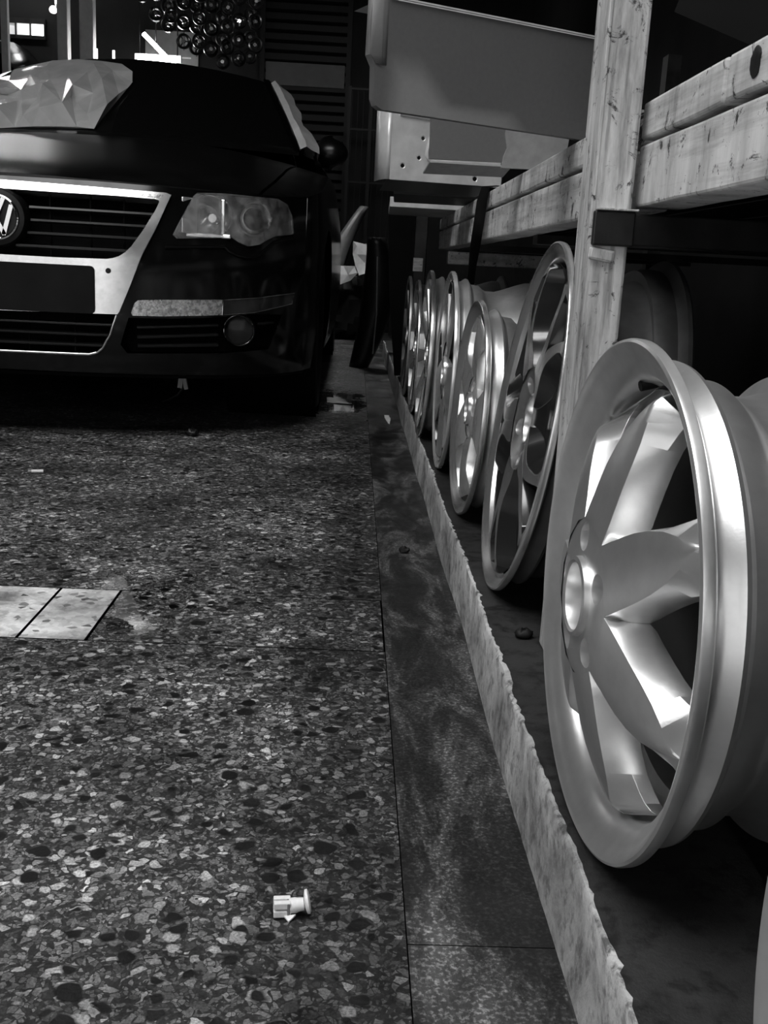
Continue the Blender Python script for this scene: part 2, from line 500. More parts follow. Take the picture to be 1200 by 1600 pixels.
# ------------------------------------------------------------------ the setting
KX, KZ = .19, .095            # kerb front and height
JX = .066                     # long joint between terrazzo and gutter
MORTAR = simple('joint_dirt', .004, .95, 0, .1)
def panel(parent, name, x0, x1, y0, y1, mat, g=.0025, z=0, seg=None):
    mb = MB(); r = .0002
    zb = -.06
    a = [(x0 + g, y0 + g), (x1 - g, y0 + g), (x1 - g, y1 - g), (x0 + g, y1 - g)]
    b = [(x0 + g + r, y0 + g + r), (x1 - g - r, y0 + g + r), (x1 - g - r, y1 - g - r), (x0 + g + r, y1 - g - r)]
    V = [(p[0], p[1], zb) for p in a] + [(p[0], p[1], z - r) for p in a] + [(p[0], p[1], z) for p in b]
    F = []
    for k in (0, 4):
        for i in range(4): F.append((k + i, k + (i + 1) % 4, k + 4 + (i + 1) % 4, k + 4 + i))
    F += [(8, 9, 10, 11), (3, 2, 1, 0)]
    mb.v = V; mb.f = F; mb.m = [1] * 8 + [0, 1]
    return mb.build(name, [mat, MORTAR], parent)
floor_bed = MB().span((-7, -2.6, -.3), (2.2, 9.6, -.02)).build('floor', simple('joint_mortar', .006, .9))
tag(floor_bed, kind='structure')
ys = [-2.6, .15, 1.395]
xs = [-4.6, -3.2, -1.65, JX]
for i in range(len(xs) - 1):
    for j in range(len(ys) - 1):
        panel(floor_bed, 'terrazzo_panel', xs[i], xs[i + 1], ys[j], ys[j + 1], M['terrazzo'], .0005)
sx = [-4.6, -3.9, -3.2, -2.5, -1.8, -1.3, -.88, -.463, -.365, JX]
for i in range(len(sx) - 1): panel(floor_bed, 'pale_floor_tile' if i < len(sx) - 2 else 'terrazzo_tile', sx[i], sx[i + 1], 1.395, 1.63, M['pale_tile'] if i < len(sx) - 2 else M['terrazzo'], .0022)
ys = [1.63, 3.2, 5.0, 7.1, 9.3]
for i in range(len(xs) - 1):
    for j in range(len(ys) - 1):
        panel(floor_bed, 'terrazzo_panel', xs[i], xs[i + 1], ys[j], ys[j + 1], M['terrazzo'], .0005)
gy = [-2.6, -.4, .738, 1.9, 3.1, 4.4, 6, 9.3]
for j in range(len(gy) - 1): panel(floor_bed, 'gutter_slab', JX, KX + .03, gy[j], gy[j + 1], M['gutter'], .0004, -.001)

# kerb with a knocked-about edge
def build_kerb():
    mb = MB(); rows = []; y = -2.5; n = 0
    ysm = []
    while y < 6.6:
        ysm.append(y); y += .008 if -.1 < y < 3.2 else .03
    for y in ysm:
        n1 = mnoise.noise(Vector((0, y * 9, 3))); n2 = mnoise.noise(Vector((0, y * 34, 7))); n3 = mnoise.noise(Vector((5, y * 2.3, 1)))
        chip = max(0, n1 * .5 + n2 * .35 + .1 + .5 * mnoise.noise(Vector((2, y * 90, 4))))
        big = max(0, mnoise.noise(Vector((9, y * 4.1, 2))) - .32) * .06
        xo = KX + n3 * .006
        ch = .003 + chip * .009 + big
        rows.append([(xo - .002, y, -.02), (xo - .002 + n2 * .001, y, .02), (xo + n1 * .002, y, .055), (xo + n1 * .002 + big * .3, y, KZ - ch * .9),
                     (xo + ch * .45 + n2 * .002, y, KZ - ch * .35 + n1 * .0015), (xo + ch * 1.1, y, KZ - .0015 - max(0, n2) * .002),
                     (xo + .045, y, KZ - .001 + n1 * .001), (xo + .075, y, KZ), (.335, y, KZ), (.345, y, .068), (1.4, y, .068), (1.4, y, -.02)])
    w = len(rows[0])
    V = [p for r in rows for p in r]; F = []; MI = []
    for i in range(len(rows) - 1):
        for j in range(w - 1):
            F.append((i * w + j, (i + 1) * w + j, (i + 1) * w + j + 1, i * w + j + 1)); MI.append(0 if j < 3 else 1 if j < 5 else 2)
    mb.v = V; mb.f = F; mb.m = MI
    mb.f.append(tuple(range(w))[::-1]); mb.m.append(2); mb.f.append(tuple((len(rows) - 1) * w + k for k in range(w))); mb.m.append(2)
    o = mb.build('kerb_plinth', [M['kerb_face'], M['kerb_chip'], M['kerb_top']], None, 50)
    return tag(o, kind='structure')
build_kerb()

def wall_mesh(name, mat, spans):
    mb = MB()
    for a, b in spans: mb.span(a, b)
    return tag(mb.build(name, mat), kind='structure')
WH = 3.4
wall_mesh('wall_back', M['wall'], [((-4.8, 9.3, -.1), (1.6, 9.5, WH))])
wall_mesh('wall_right', M['wall'], [((1.4, -2.8, -.1), (1.6, 9.3, WH))])
wall_mesh('wall_left', M['wall'], [((-4.8, -2.8, -.1), (-4.6, 9.3, WH))])
wall_mesh('wall_front', M['wall'], [((.4, -2.8, -.1), (1.4, -2.6, WH)), ((-4.6, -2.8, -.1), (-3.6, -2.6, WH)), ((-3.6, -2.8, 2.4), (.4, -2.6, WH))])
wall_mesh('ceiling', M['wall_dark'], [((-4.8, -2.8, WH), (1.6, -1.2, WH + .2)), ((-4.8, 1.4, WH), (1.6, 9.5, WH + .2)), ((-4.8, -1.2, WH), (-3.3, 1.4, WH + .2)), ((.2, -1.2, WH), (1.6, 1.4, WH + .2))])
rl = wall_mesh('window_2', M['steel_dark'], [((-3.32, -1.22, WH + .12), (.22, -1.17, WH + .2)), ((-3.32, 1.37, WH + .12), (.22, 1.42, WH + .2))])
for k in range(6): MB().span((-3.3 + k * .7 - .02, -1.2, WH + .14), (-3.3 + k * .7 + .02, 1.4, WH + .19)).build('glazing_bar', M['steel_dark'], rl)
wall_mesh('wall_opposite', simple('street_facade', .25, .9, 0, .2, .2, .4), [((-14, -9.2, -.3), (14, -9, 6.5))])
wall_mesh('yard_ground', M['outside'], [((-30, -30, -.34), (30, 40, -.3)), ])
wall_mesh('yard_paving', M['outside'], [((-14, -16, -.3), (14, -2.62, -.02))])

# ------------------------------------------------------------------ alloy wheels
def barrel_profile(R, W, rw, dw):
    return [(dw, rw), (dw - .010, rw + .003), (.024, R - .031), (.014, R - .025), (.0085, R - .016), (.005, R - .011), (.001, R - .006), (0, R - .003), (.0012, R - .0008), (.004, R), (.009, R - .0004),
            (.0115, R - .004), (.013, R - .014), (.015, R - .021), (.019, R - .0225), (.026, R - .0205), (.031, R - .0165), (.0345, R - .0145), (.038, R - .0155), (.0415, R - .021), (.046, R - .0265), (.064, R - .028), (.072, R - .035), (.080, R - .039), (.102, R - .039),
            (.118, R - .034), (W - .045, R - .020), (W - .030, R - .0155), (W - .016, R - .015), (W - .011, R - .008), (W - .008, R - .001), (W - .003, R), (W, R - .003), (W - .002, R - .008), (W - .012, R - .019), (.12, R - .044), (.10, R - .049), (.066, R - .049), (dw + .016, rw + .004), (dw + .016, rw)]

def spoke_mesh(name, n, rows, chan=None):
    """one wedge: rows of (r, half width top, half width base, depth top, depth base); chan = (fraction, depth, floor fraction)"""
    half = PI / n
    mb = MB(); grid = []; mats = []
    for (r, wt, wb, dt, db) in rows:
        tb = min(wb / r, half); tt = min(wt / r, tb)
        pts = [(-tb, db + .012), (-tb, db), (-tt, dt)]
        if chan:
            cf, cd, ff = chan(r)
            pts += [(-tt * cf, dt), (-tt * cf * ff, dt + cd), (tt * cf * ff, dt + cd), (tt * cf, dt)]
        else:
            pts += [(-tt * .5, dt - .0012), (tt * .5, dt - .0012)]
        pts += [(tt, dt), (tb, db), (tb, db + .012)]
        grid.append([(d, r * math.sin(t), r * math.cos(t)) for t, d in pts])
    w = len(grid[0]); V = [p for g in grid for p in g]; F = []; MI = []
    for i in range(len(grid) - 1):
        for j in range(w - 1):
            F.append((i * w + j, i * w + j + 1, (i + 1) * w + j + 1, (i + 1) * w + j))
            MI.append(1 if (j in (0, 1, w - 2, w - 3) or (chan and 3 <= j <= 5)) else 0)
        F.append((i * w + w - 1, i * w, (i + 1) * w, (i + 1) * w + w - 1)); MI.append(1)
    mb.v = V; mb.f = F; mb.m = MI
    return mb.mesh(name)

def hub_mesh(name, r_out, prof, bore, nl, rl, rh, ang0, wall=.03):
    """dished disc with centre bore and lug pockets"""
    holes = [circle(-rl * math.sin(ang0 + 2 * PI * k / nl), rl * math.cos(ang0 + 2 * PI * k / nl), rh, 20) for k in range(nl)]
    holes.append(circle(0, 0, bore, 32))
    mb = MB()
    def fn(a, b, off): return (prof(math.hypot(a, b)) - off, a, b)
    plate(mb, circle(0, 0, r_out, 96), holes, fn, -wall, 0, .008, 0, 0)
    return mb.mesh(name)

def make_wheel(label, X, Y, az, tilt, R, W, cfg, rot=0, base_z=KZ, group='alloy wheels along the kerb'):
    t = math.radians(tilt); a = math.radians(az)
    root = empty('alloy_wheel', (X - R * math.sin(t) * math.cos(a), Y - R * math.sin(t) * math.sin(a), base_z), (0, t, a))
    tag(root, label, 'wheel', group)
    n = cfg['n']; rw = R - cfg.get('ring', .036); dw = cfg.get('dw', .04)
    bm_ = MB(); prof = barrel_profile(R, W, rw, dw); nseg = cfg.get('seg', 128)
    bm_.lathe(prof, nseg, 'X', (0, 0, R))
    bm_.m = []
    m = len(prof)
    for k in range(nseg):
        for i in range(m): bm_.m.append(0 if i < 12 else (1 if i < 18 else 2))
    bar = bm_.build('barrel', [M[cfg['lip']], M[cfg['seat']], M[cfg['barrel']]], root, 40)
    rows = cfg['rows'](R, rw, dw)
    sm = spoke_mesh('spoke', n, rows, cfg.get('chan'))
    for k in range(n):
        o = link('spoke', sm, [M[cfg['face']], M[cfg['side']]] if k == 0 else [], root, 32 if k == 0 else None)
        o.location = (0, 0, R); o.rotation_euler = (rot + 2 * PI * k / n, 0, 0)
        if cfg.get('bevel'): add_bevel(o, cfg['bevel'], 2, 28)
    hp = cfg['hub'](R)
    hm = hub_mesh('hub', *hp)
    h = link('hub', hm, M[cfg['face']], root, 35); h.location = (0, 0, R)
    pk = MB()   # dark floor behind the holes
    pk.lathe([(hp[1](0) + .02, 0.0001), (hp[1](0) + .02, hp[0] * .97), (hp[1](0) + .03, hp[0] * .97), (hp[1](0) + .03, .0001)], 48, 'X')
    p = pk.build('hub_back', M[cfg.get('pocket', 'dark_hole')], root); p.location = (0, 0, R)
    b = hp[2]; d0 = hp[1](b)
    ring = MB().lathe([(d0 - .004, b - .001), (d0 - .0055, b + .001), (d0 - .0045, b + .004), (d0 + .0, b + .0045), (d0 + .0, b + .007), (d0 + .004, b + .007), (d0 + .022, b + .002), (d0 + .022, b - .003), (d0 + .012, b - .004)], 48, 'X').build('bore_ring', M[cfg['lip']], root, 40)
    ring.location = (0, 0, R)
    if cfg.get('cap'):
        c = MB().lathe([(d0 - .002, .0001), (d0 - .002, b * .8), (d0 + .001, b * .97), (d0 + .01, b * .97), (d0 + .01, .0001)], 40, 'X').build('centre_cap', M[cfg['cap']], root, 40); c.location = (0, 0, R)
    if cfg.get('valve'):
        ang, vr = cfg['valve']; ang = -ang
        v = MB().tube([(.052, vr * math.sin(ang), R + vr * math.cos(ang)), (.022, (vr - .008) * math.sin(ang), R + (vr - .008) * math.cos(ang))], .0042, 10).build('valve_stem', M['rubber'], root, 40)
    return root

def rows_seven(R, rw, dw):
    h = 10
    # r, top half width, base half width, depth top, depth base
    return [(.062, .0275, .040, -.0165, -.010), (.070, .0272, .040, -.0148, -.004), (.0745, .027, .0345, -.0138, .002), (.080, .0265, .0315, -.0125, .006), (.090, .026, .0295, -.0105, .0085), (.105, .0248, .0275, -.0072, .012), (.12, .0225, .0265, -.003, .0155),
            (.135, .018, .026, .002, .020), (.148, .011, .0265, .0068, .026), (.156, .006, .028, .0105, .030), (.161, .0028, .033, .014, .033), (.1645, .001, .042, .018, .0355), (.1675, .0006, .09, .024, .038), (rw + .001, .0004, .09, .030, .040)]
CFG1 = dict(n=7, lip='silver', seat='silver', barrel='silver', face='silver', side='silver', rows=rows_seven, dw=.040, bevel=.0012, pocket='silver', seg=192,
            hub=lambda R: (.0625, pchip([0, .03, .05, .062], [-.019, -.019, -.0185, -.0164]), .0275, 5, .0475, .0115, math.radians(66)), valve=(math.radians(-14), .176), ring=.0345)
def rows_five(w, dish, dt0=.0):
    def f(R, rw, dw):
        r0 = R * .30
        out = []
        for k in range(15):
            t = k / 14; r = r0 + (rw + .001 - r0) * t
            wt = w(t) * R; wb = wt + .004
            if t < .10: wb += (.10 - t) * 10 * .05 * R / .2; wt += max(0, (.07 - t)) * 10 * .05
            if t > .86: wb += ((t - .86) / .14) ** 2 * .16; wt += max(0, (t - .93) / .07) ** 2 * .10
            dt = dish(t)
            out.append((r, wt, wb, dt, dt + .012 + .004 * t))
        return out
    return f
def hubcfg(R, frac, d, bore, nl, rl, rh, ang=0):
    return (R * frac, pchip([0, R * frac * .6, R * frac * 1.05], [d[0], d[1], d[2]]), bore, nl, rl, rh, ang)
CFG2 = dict(n=5, lip='silver_lip', seat='barrel_dark', barrel='barrel_dark', face='silver_lip', side='rim_paint_dark', ring=.024, dw=.018, seg=160,
            rows=rows_five(lambda t: .31 + .02 * math.sin(t * PI) + .07 * t, lambda t: .004 - .006 * math.sin(t * PI) + .004 * t), bevel=.0008,
            chan=lambda r: (lerp(r, [.08, .12, .2, .235], [.3, .72, .86, .6]), lerp(r, [.07, .11, .2, .23], [.002, .022, .026, .003]), .7),
            hub=lambda R: hubcfg(R, .305, (.02, .016, .004), .033, 5, .056, .0125, .6), pocket='dark_hole')
CFG3 = dict(n=5, lip='silver_lip', seat='silver', barrel='dull_alloy', face='polished', side='silver', ring=.028, dw=.022, bevel=.0015,
            rows=rows_five(lambda t: .30 - .12 * math.sin(min(1, t * 1.15) * PI), lambda t: -.008 * math.sin(t * PI) + .010), 
            hub=lambda R: hubcfg(R, .305, (.004, .006, .012), .026, 5, .044, .010, .3), cap='polished')
CFG4 = dict(n=5, lip='polished', seat='dull_alloy', barrel='dull_alloy', face='polished', side='rim_paint_dark', ring=.022, dw=.014, bevel=.001,
            rows=rows_five(lambda t: .24 + .08 * t, lambda t: .004), hub=lambda R: hubcfg(R, .305, (.004, .004, .006), .03, 5, .05, .012, .2), cap='rim_paint_dark')
CFG5 = dict(n=10, lip='silver_lip', seat='dull_alloy', barrel='barrel_dark', face='polished', side='silver', ring=.024, dw=.018, bevel=.001,
            rows=rows_five(lambda t: .06 + .03 * t, lambda t: .012 * (1 - t)), hub=lambda R: hubcfg(R, .305, (.012, .012, .014), .03, 5, .05, .012, .2), cap='silver')
CFG6 = dict(n=6, lip='silver_lip', seat='barrel_dark', barrel='barrel_dark', face='polished', side='dull_alloy', ring=.024, dw=.02, bevel=.001, seg=96,
            rows=rows_five(lambda t: .17 - .05 * math.sin(t * PI), lambda t: .008 * (1 - t)), hub=lambda R: hubcfg(R, .305, (.008, .008, .01), .03, 5, .05, .012, .2), cap='dull_alloy')
CFG7 = dict(CFG6); CFG7.update(lip='dull_alloy', face='barrel_dark', side='barrel_dark')
CFG0 = dict(CFG1); CFG0.update(rows=rows_five(lambda t: .20 - .05 * math.sin(t * PI), lambda t: .006), n=6, hub=lambda R: hubcfg(R, .305, (.004, .004, .006), .0275, 5, .044, .011, .2), dw=.022, ring=.028); CFG0.pop('valve')

make_wheel('silver seven-spoke alloy wheel, the large complete one nearest the viewer', .205, .765, 2, 1, .202, .172, CFG1, math.radians(9))
make_wheel('polished five-spoke alloy wheel with dark pockets leaning back beside the post', .242, 1.451, -1.1, 7.2, .249, .16, CFG2, math.radians(8))
make_wheel('small bright polished wheel just beyond the leaning wheel with dark pockets', .215, 1.90, 1.5, 2.2, .1995, .175, CFG3, math.radians(20))
make_wheel('large wheel with mirror-bright flat spokes, third from the cream post going back', .207, 2.35, 0, 1, .2235, .2, CFG4, math.radians(30))
make_wheel('wheel with many thin bright spokes, fourth from the cream post going back', .191, 2.82, 0, 1.5, .2235, .2, CFG5, math.radians(12))
make_wheel('narrow-looking silver wheel edge-on, second from the dark far end of the row', .19, 3.28, 0, .5, .208, .19, CFG6, .2)
make_wheel('dull dark grey wheel at the far end of the kerb row', .186, 3.74, 0, .5, .212, .19, CFG7, .5)
make_wheel('silver wheel cut off by the lower right edge of the picture', .178, .168, 0, 0, .202, .172, CFG0, .5)

# ------------------------------------------------------------------ storage rack
RX = .30
rack = empty('storage_rack', (RX, 1.16, KZ)); tag(rack, 'cream-painted steel and timber storage rack above the row of wheels', 'rack')
def rpart(mb, name, mat, smooth=None, bevel=None, parent=rack):
    o = mb.build(name, mat, None, smooth, bevel); o.parent = parent
    o.matrix_parent_inverse = Matrix.Translation(parent.location).inverted()
    return o
# near post: an open channel, front face and aisle face
mb = MB(); mb.span((.2475, 1.13, KZ), (.291, 1.20, 1.35)); post = rpart(mb, 'post', M['post_paint'], None, .004)
mb = MB(); mb.span((.2462, 1.1285, .626), (.2505, 1.1325, 1.35)); rpart(mb, 'weld_edge', M['post_paint'], None, .0012)
mb = MB(); mb.span((.2495, 1.122, .5755), (.294, 1.131, .6115)).span((.253, 1.131, .577), (1.15, 1.195, .6105)); rpart(mb, 'cross_beam', M['steel_dark'], None, .002)
mb = MB(); mb.span((.252, 1.119, .6118), (.296, 1.134, .6140)); rpart(mb, 'ledge_plate', M['post_paint'], None, .0006)
mb = MB(); mb.box((.262, 1.1275, .566), (.028, .006, .014), Matrix.Rotation(.15, 3, 'Y')); rpart(mb, 'weld_lump', M['post_paint'], None, .003)
# long beams, two per bay
def beam(y0, y1, z0, z1, x0=RX, x1=RX + .05, ev=.001):
    mb = MB(); n = max(2, int((y1 - y0) / .05)); rows = []
    for i in range(n + 1):
        y = y0 + (y1 - y0) * i / n; j = mnoise.noise(Vector((y * 8, z0 * 40, 1))) * ev; k = mnoise.noise(Vector((y * 7, z0 * 40, 4))) * ev * 1.4
        rows.append([(x0 + j, y, z0 + k), (x0 + j * .5, y, z1 + j), (x1, y, z1 + j), (x1, y, z0 + k)])
    mb.grid(rows, 0, True); w = 4; mb.f += [(0, 1, 2, 3), tuple(n * 4 + q for q in (3, 2, 1, 0))]; mb.m += [0, 0]
    return mb
rpart(beam(-.6, 1.16, .618, .682), 'lower_beam', M['rack_paint'], None, .003)
rpart(beam(1.20, 3.9, .618, .682), 'lower_beam', M['rack_paint'], None, .003)
rpart(beam(-.6, .902, .6885, .726), 'upper_board', M['rack_paint'], None, .003)
rpart(beam(.909, 1.16, .6885, .726), 'upper_board', M['rack_paint'], None, .003)
rpart(beam(1.20, 3.9, .6885, .726), 'upper_board', M['rack_paint'], None, .003)
mb = MB(); ko = [(.838 + (.010 + .004 * mnoise.noise(Vector((k * 1.3, 2, 0)))) * math.cos(k * PI / 9), .709 + (.012 + .006 * mnoise.noise(Vector((k * 1.7, 5, 0)))) * math.sin(k * PI / 9)) for k in range(18)]
plate(mb, ko, [], lambda y, z, off=0: (RX - off, y, z), -.001, .0012, .006); rpart(mb, 'knot', M['steel_dark'], 40)
for y in (-.3, .3, 2.0, 2.9, 3.6):
    mb = MB(); mb.span((.34, y, .60), (1.15, y + .05, .617)); rpart(mb, 'shelf_bearer', M['steel_dark'])
for k in range(5):
    x = .36 + k * .16
    mb = MB(); mb.span((x, -.6, .684), (x + .15, 3.9, .70)); rpart(mb, 'shelf_board', M['wall_dark'])
mb = MB(); mb.span((.31, 3.58, .565), (.85, 3.63, .608)); rpart(mb, 'far_cross_beam', M['rack_paint'], None, .003)
mb = MB(); mb.span((.215, 3.98, KZ), (.262, 4.05, 1.35)); rpart(mb, 'post', M['steel_dark'], None, .003)
mb = MB(); mb.span((.213, 3.972, .535), (.25, 3.98, .585)); rpart(mb, 'post_collar', M['rack_paint'], None, .002)
for y in (1.13, 3.98): mb = MB(); mb.span((1.1, y, KZ - .03), (1.15, y + .07, 1.35)); rpart(mb, 'post', M['steel_dark'])

# black strap over the beam
pts = [(.33, 2.42, .735), (.295, 2.415, .731), (.2935, 2.43, .70), (.293, 2.46, .65), (.2925, 2.50, .60), (.290, 2.535, .55), (.2905, 2.57, .48), (.291, 2.58, .46)]
mb = MB(); rows = []
for i, p in enumerate(pts):
    w = .013 if 1 < i < 5 else .010; xo = p[0] - w - .001; rows.append([(xo - w, p[1] - .008, p[2]), (xo + w, p[1] + .008, p[2]), (xo + w, p[1] + .0105, p[2]), (xo - w, p[1] - .0055, p[2])])
mb.grid(rows, 0, True); o = mb.build('strap', M['rubber'], None, 60); tag(o, 'black strap hanging down over the cream beam', 'strap')

# ------------------------------------------------------------------ car panels on the rack
def slab_frame(p0, p1):
    a = Vector(p0); b = Vector(p1); e = (b - a); L = Vector((e.x, e.y, 0)).length; ex = Vector((e.x, e.y, e.z)).normalized(); ey = Vector((0, 0, 1)).cross(ex).normalized()   # ey into the shelf
    ez = ex.cross(ey)
    return a, ex, ey, ez, e.length
def sheet(name, label, p0, p1, outline, th, mat, holes=(), cat='panel', extra=None, smooth=None, bevel=.0025):
    """sheet standing on edge p0-p1; outline in (along, up); th = thickness away from the viewer"""
    a, ex, ey, ez, L = slab_frame(p0, p1)
    root = empty(name, a); tag(root, label, cat, 'body panels on the rack')
    mb = MB()
    def fn(s, t, off): return tuple(ex * s + ez * t - ey * off)
    plate(mb, outline, holes, fn, -th, 0, .05)
    o = mb.build('face', mat, root, 30, bevel)
    if extra: extra(root, lambda s, t, d: tuple(ex * s + ez * t + ey * d))
    return root
# big grey panel, top edge folded
def big_extra(root, f):
    mb = MB(); mb.add([f(.018, .128, -.002), f(.36, .128, -.002), f(.36, .134, .004), f(.018, .134, .004), f(.018, .132, .10), f(.36, .132, .10)], [(0, 1, 2, 3), (3, 2, 5, 4)])
    mb.build('folded_edge', M['primer_light'], root, 30)
    mb = MB(); rows = []
    for t in (.052, .062, .134):
        x0 = -.008 if t > .058 else 0
        rows.append([f(x0, t, .010), f(x0 + .001, t, -.001), f(.006, t, -.002), f(.0085, t, -.0018), f(.010, t, -.0006), f(.016, t, -.0002)])
    mb.grid(rows); o = mb.build('edge_fold', M['primer'], root, 20); s = o.modifiers.new('solid', 'SOLIDIFY'); s.thickness = .001
big_out = [(0, .012), (.004, .004), (.012, 0), (.36, -.004), (.36, .131), (0, .131), (-.007, .129), (-.008, .062), (-.001, .050)]
sheet('body_panel', 'large plain grey sheet panel sticking out over the aisle, topmost', (.012, 1.362, .7335), (.335, 1.528, .7335), big_out, .012, M['primer'], extra=big_extra)
# second grey panel with pale torn part
def second_extra(root, f):
    mb = MB()
    out = [(.135, -.010), (.215, -.010), (.26, .03), (.27, .11), (.14, .11), (.143, .075), (.139, .05), (.144, .025), (.138, .01)]
    def fn(s, t, off): return f(s, t, -off)
    plate(mb, out, [], fn, -.006, .004, .03); mb.build('torn_cover', M['primer_light'], root, 30)
    mb = MB(); mb.add([f(0, -.006, .0), f(.155, -.008, .0), f(.155, -.022, .05), f(0, -.022, .05)], [(0, 1, 2, 3)])
    o = mb.build('lower_return', M['primer_light'], root); s = o.modifiers.new('solid', 'SOLIDIFY'); s.thickness = .003
sheet('body_panel', 'smaller grey panel half hidden below the large grey panel', (.124, 1.95, .737), (.33, 1.985, .742), [(0, 0), (.20, 0), (.26, .02), (.27, .12), (0, .12)], .008, M['primer'], extra=second_extra)
# pressed zinc panel with bead and holes
def zinc_extra(root, f):
    mb = MB(); pts = []
    path = [(.118, .118), (.105, .112), (.096, .098), (.092, .08), (.088, .062), (.092, .05), (.108, .044), (.13, .042), (.16, .042)]
    for s_, t in chaikin(path, 2, False): pts.append(f(s_, t, -.001))
    mb.tube(pts, .005, 8); mb.build('pressed_bead', M['zinc'], root, 60)
    mb = MB(); rows = []
    for t in (.002, .08, .158): rows.append([f(.004, t, -.001), f(-.004 - .002 * (t < .05), t, .004), f(-.014, t - .001, .03), f(-.017, t - .002, .06)])
    mb.grid(rows); o = mb.build('side_return', M['zinc'], root, 50); s = o.modifiers.new('solid', 'SOLIDIFY'); s.thickness = .0015
    mb = MB(); mb.tube([f(.022, .142, -.001), f(.14, .134, -.001)], .0045, 8); mb.build('top_bead', M['zinc'], root, 60)
    mb = MB(); mb.add([f(0, 0, 0), f(.26, 0, 0), f(.26, -.012, .16), f(.02, -.012, .16)], [(0, 1, 2, 3)]); o = mb.build('underside', M['panel_dark'], root); s = o.modifiers.new('solid', 'SOLIDIFY'); s.thickness = .002
sheet('body_panel', 'shiny pressed metal panel with punched holes, under the two grey panels', (.060, 2.40, .7325), (.315, 2.452, .7325),
      [(.004, 0), (.27, 0), (.27, .16), (.0, .16)], .004, M['zinc'], [circle(.034, .033, .0045, 12), circle(.071, .052, .004, 12), circle(.078, .094, .004, 12), circle(.205, .016, .005, 12)], extra=zinc_extra)
# lower layers of the stack farther back
def flat_sheet(name, label, z, corners, th, mat, cat='panel'):
    root = empty(name, (corners[0][0], corners[0][1], z)); tag(root, label, cat, 'body panels on the rack')
    mb = MB(); V = [(x - corners[0][0], y - corners[0][1], 0) for x, y in corners]; n = len(V)
    mb.add(V + [(x, y, th) for x, y, _ in V], [tuple(range(n))[::-1], tuple(range(n, 2 * n))] + [(i, (i + 1) % n, n + (i + 1) % n, n + i) for i in range(n)])
    mb.build('sheet', mat, root, None, .002)
    # folded flange along the front edge
    a = Vector(V[0]); b = Vector(V[1]); mb = MB(); d = Vector((0, -.006, 0))
    mb.add([a, b, b + Vector((0, 0, .03)), a + Vector((0, 0, .03)), a + d, b + d, b + d + Vector((0, 0, .03)), a + d + Vector((0, 0, .03))], [(0, 1, 2, 3), (4, 7, 6, 5), (0, 4, 5, 1), (3, 2, 6, 7), (0, 3, 7, 4), (1, 5, 6, 2)])
    mb.build('flange', mat, root, None, .0015)
    return root
flat_sheet('body_panel', 'black flat panel lying under the shiny pressed metal panel', .728, [(.088, 2.78), (.50, 2.80), (.50, 3.1), (.10, 3.1)], .02, M['panel_dark'])
flat_sheet('body_panel', 'white narrow panel lying lowest at the back of the stack', .7275, [(.095, 3.32), (.6, 3.34), (.6, 3.85), (.105, 3.8)], .022, M['zinc'])
sheet('body_panel', 'dark panel propped on the nearest beam at the upper right corner', (.305, 1.10, .803), (.375, .99, .744), [(0, 0), (.11, 0), (.25, .09), (.25, .35), (-.01, .35)], .01, M['panel_dark'])
# hanging dark door skin at the far end
root = empty('door_skin', (.15, 4.35, 0.0)); tag(root, 'dark grey door skin standing on end at the far end of the rack', 'panel', 'body panels on the rack')
mb = MB(); out = [(0.03, .10), (.055, .10), (.100, .55), (.105, .86), (-.015, .88), (-.03, .80), (-.01, .45)]
def fn(s, t, off): return (s, .06 * math.sin((t - .1) * 2) + off * -1 + s * .4, t)
plate(mb, out, [], fn, -.012, 0, .05); mb.build('skin', M['panel_dark'], root, 40)
mb = MB(); mb.tube([fn(.098, .55, .001), fn(.103, .86, .001)], .003, 6); mb.build('rolled_edge', M['grey_plastic'], root, 60)

# ------------------------------------------------------------------ the black saloon
CX, CY = -.994, 2.95
PU = [0, .2, .4, .55, .68, .77, .83, .87, .89]; PYL = [0, .01, .045, .1, .18, .28, .4, .58, .85]
_yplan = pchip(PU, PYL); _lean = pchip([.18, .26, .35, .5, .6, .7, .76], [.05, .015, 0, 0, .015, .045, .07])
_U = pchip([0, .01, .045, .1, .18, .28, .4, .58, .85, 1.2, 2.4, 3.4, 3.9, 4.3, 4.55, 4.7, 4.77], [0, .2, .4, .55, .68, .77, .83, .87, .89, .897, .905, .9, .885, .85, .78, .6, .02])
_ze = pchip([0, .1, .3, .6, .9, 1.4, 2.4, 3.6, 4.5, 4.77], [.737, .731, .742, .776, .822, .885, .92, .945, .95, .93])
_zc = pchip([0, .05, .15, .4, .7, 1.1, 1.4, 1.6, 3.7, 4.0, 4.5, 4.77], [.742, .757, .79, .848, .905, .962, .97, .95, .95, .99, .985, .94])
def fade(y): t = min(1, max(0, (y - .3) / .6)); return 1 - t * t * (3 - 2 * t)
def front(u, z, off=0):
    y = _yplan(abs(u)) + _lean(z); e = .004
    du = (_yplan(abs(u) + e) - _yplan(max(0, abs(u) - e))) / (2 * e) * (1 if u >= 0 else -1)
    n = Vector((du, -1, -(_lean(z + e) - _lean(z - e)) / (2 * e) * -1)).normalized()
    return (u + n.x * off, y + n.y * off, z + n.z * off)
_tum = pchip([.18, .28, .4, .6, .75, .9, 1.0], [.03, .008, 0, 0, .012, .035, .05])
def side(sgn):
    def f(y, z, off=0):
        k = fade(y); return (sgn * (_U(y) - _tum(z) * (1 - k) + off), y + _lean(z) * k * .98, z)
    return f
def topz(u, y):
    U = max(_U(y), abs(u), 1e-4); ze = _ze(y)
    return ze + (_zc(y) - ze) * (1 - (abs(u) / U) ** 2.6)
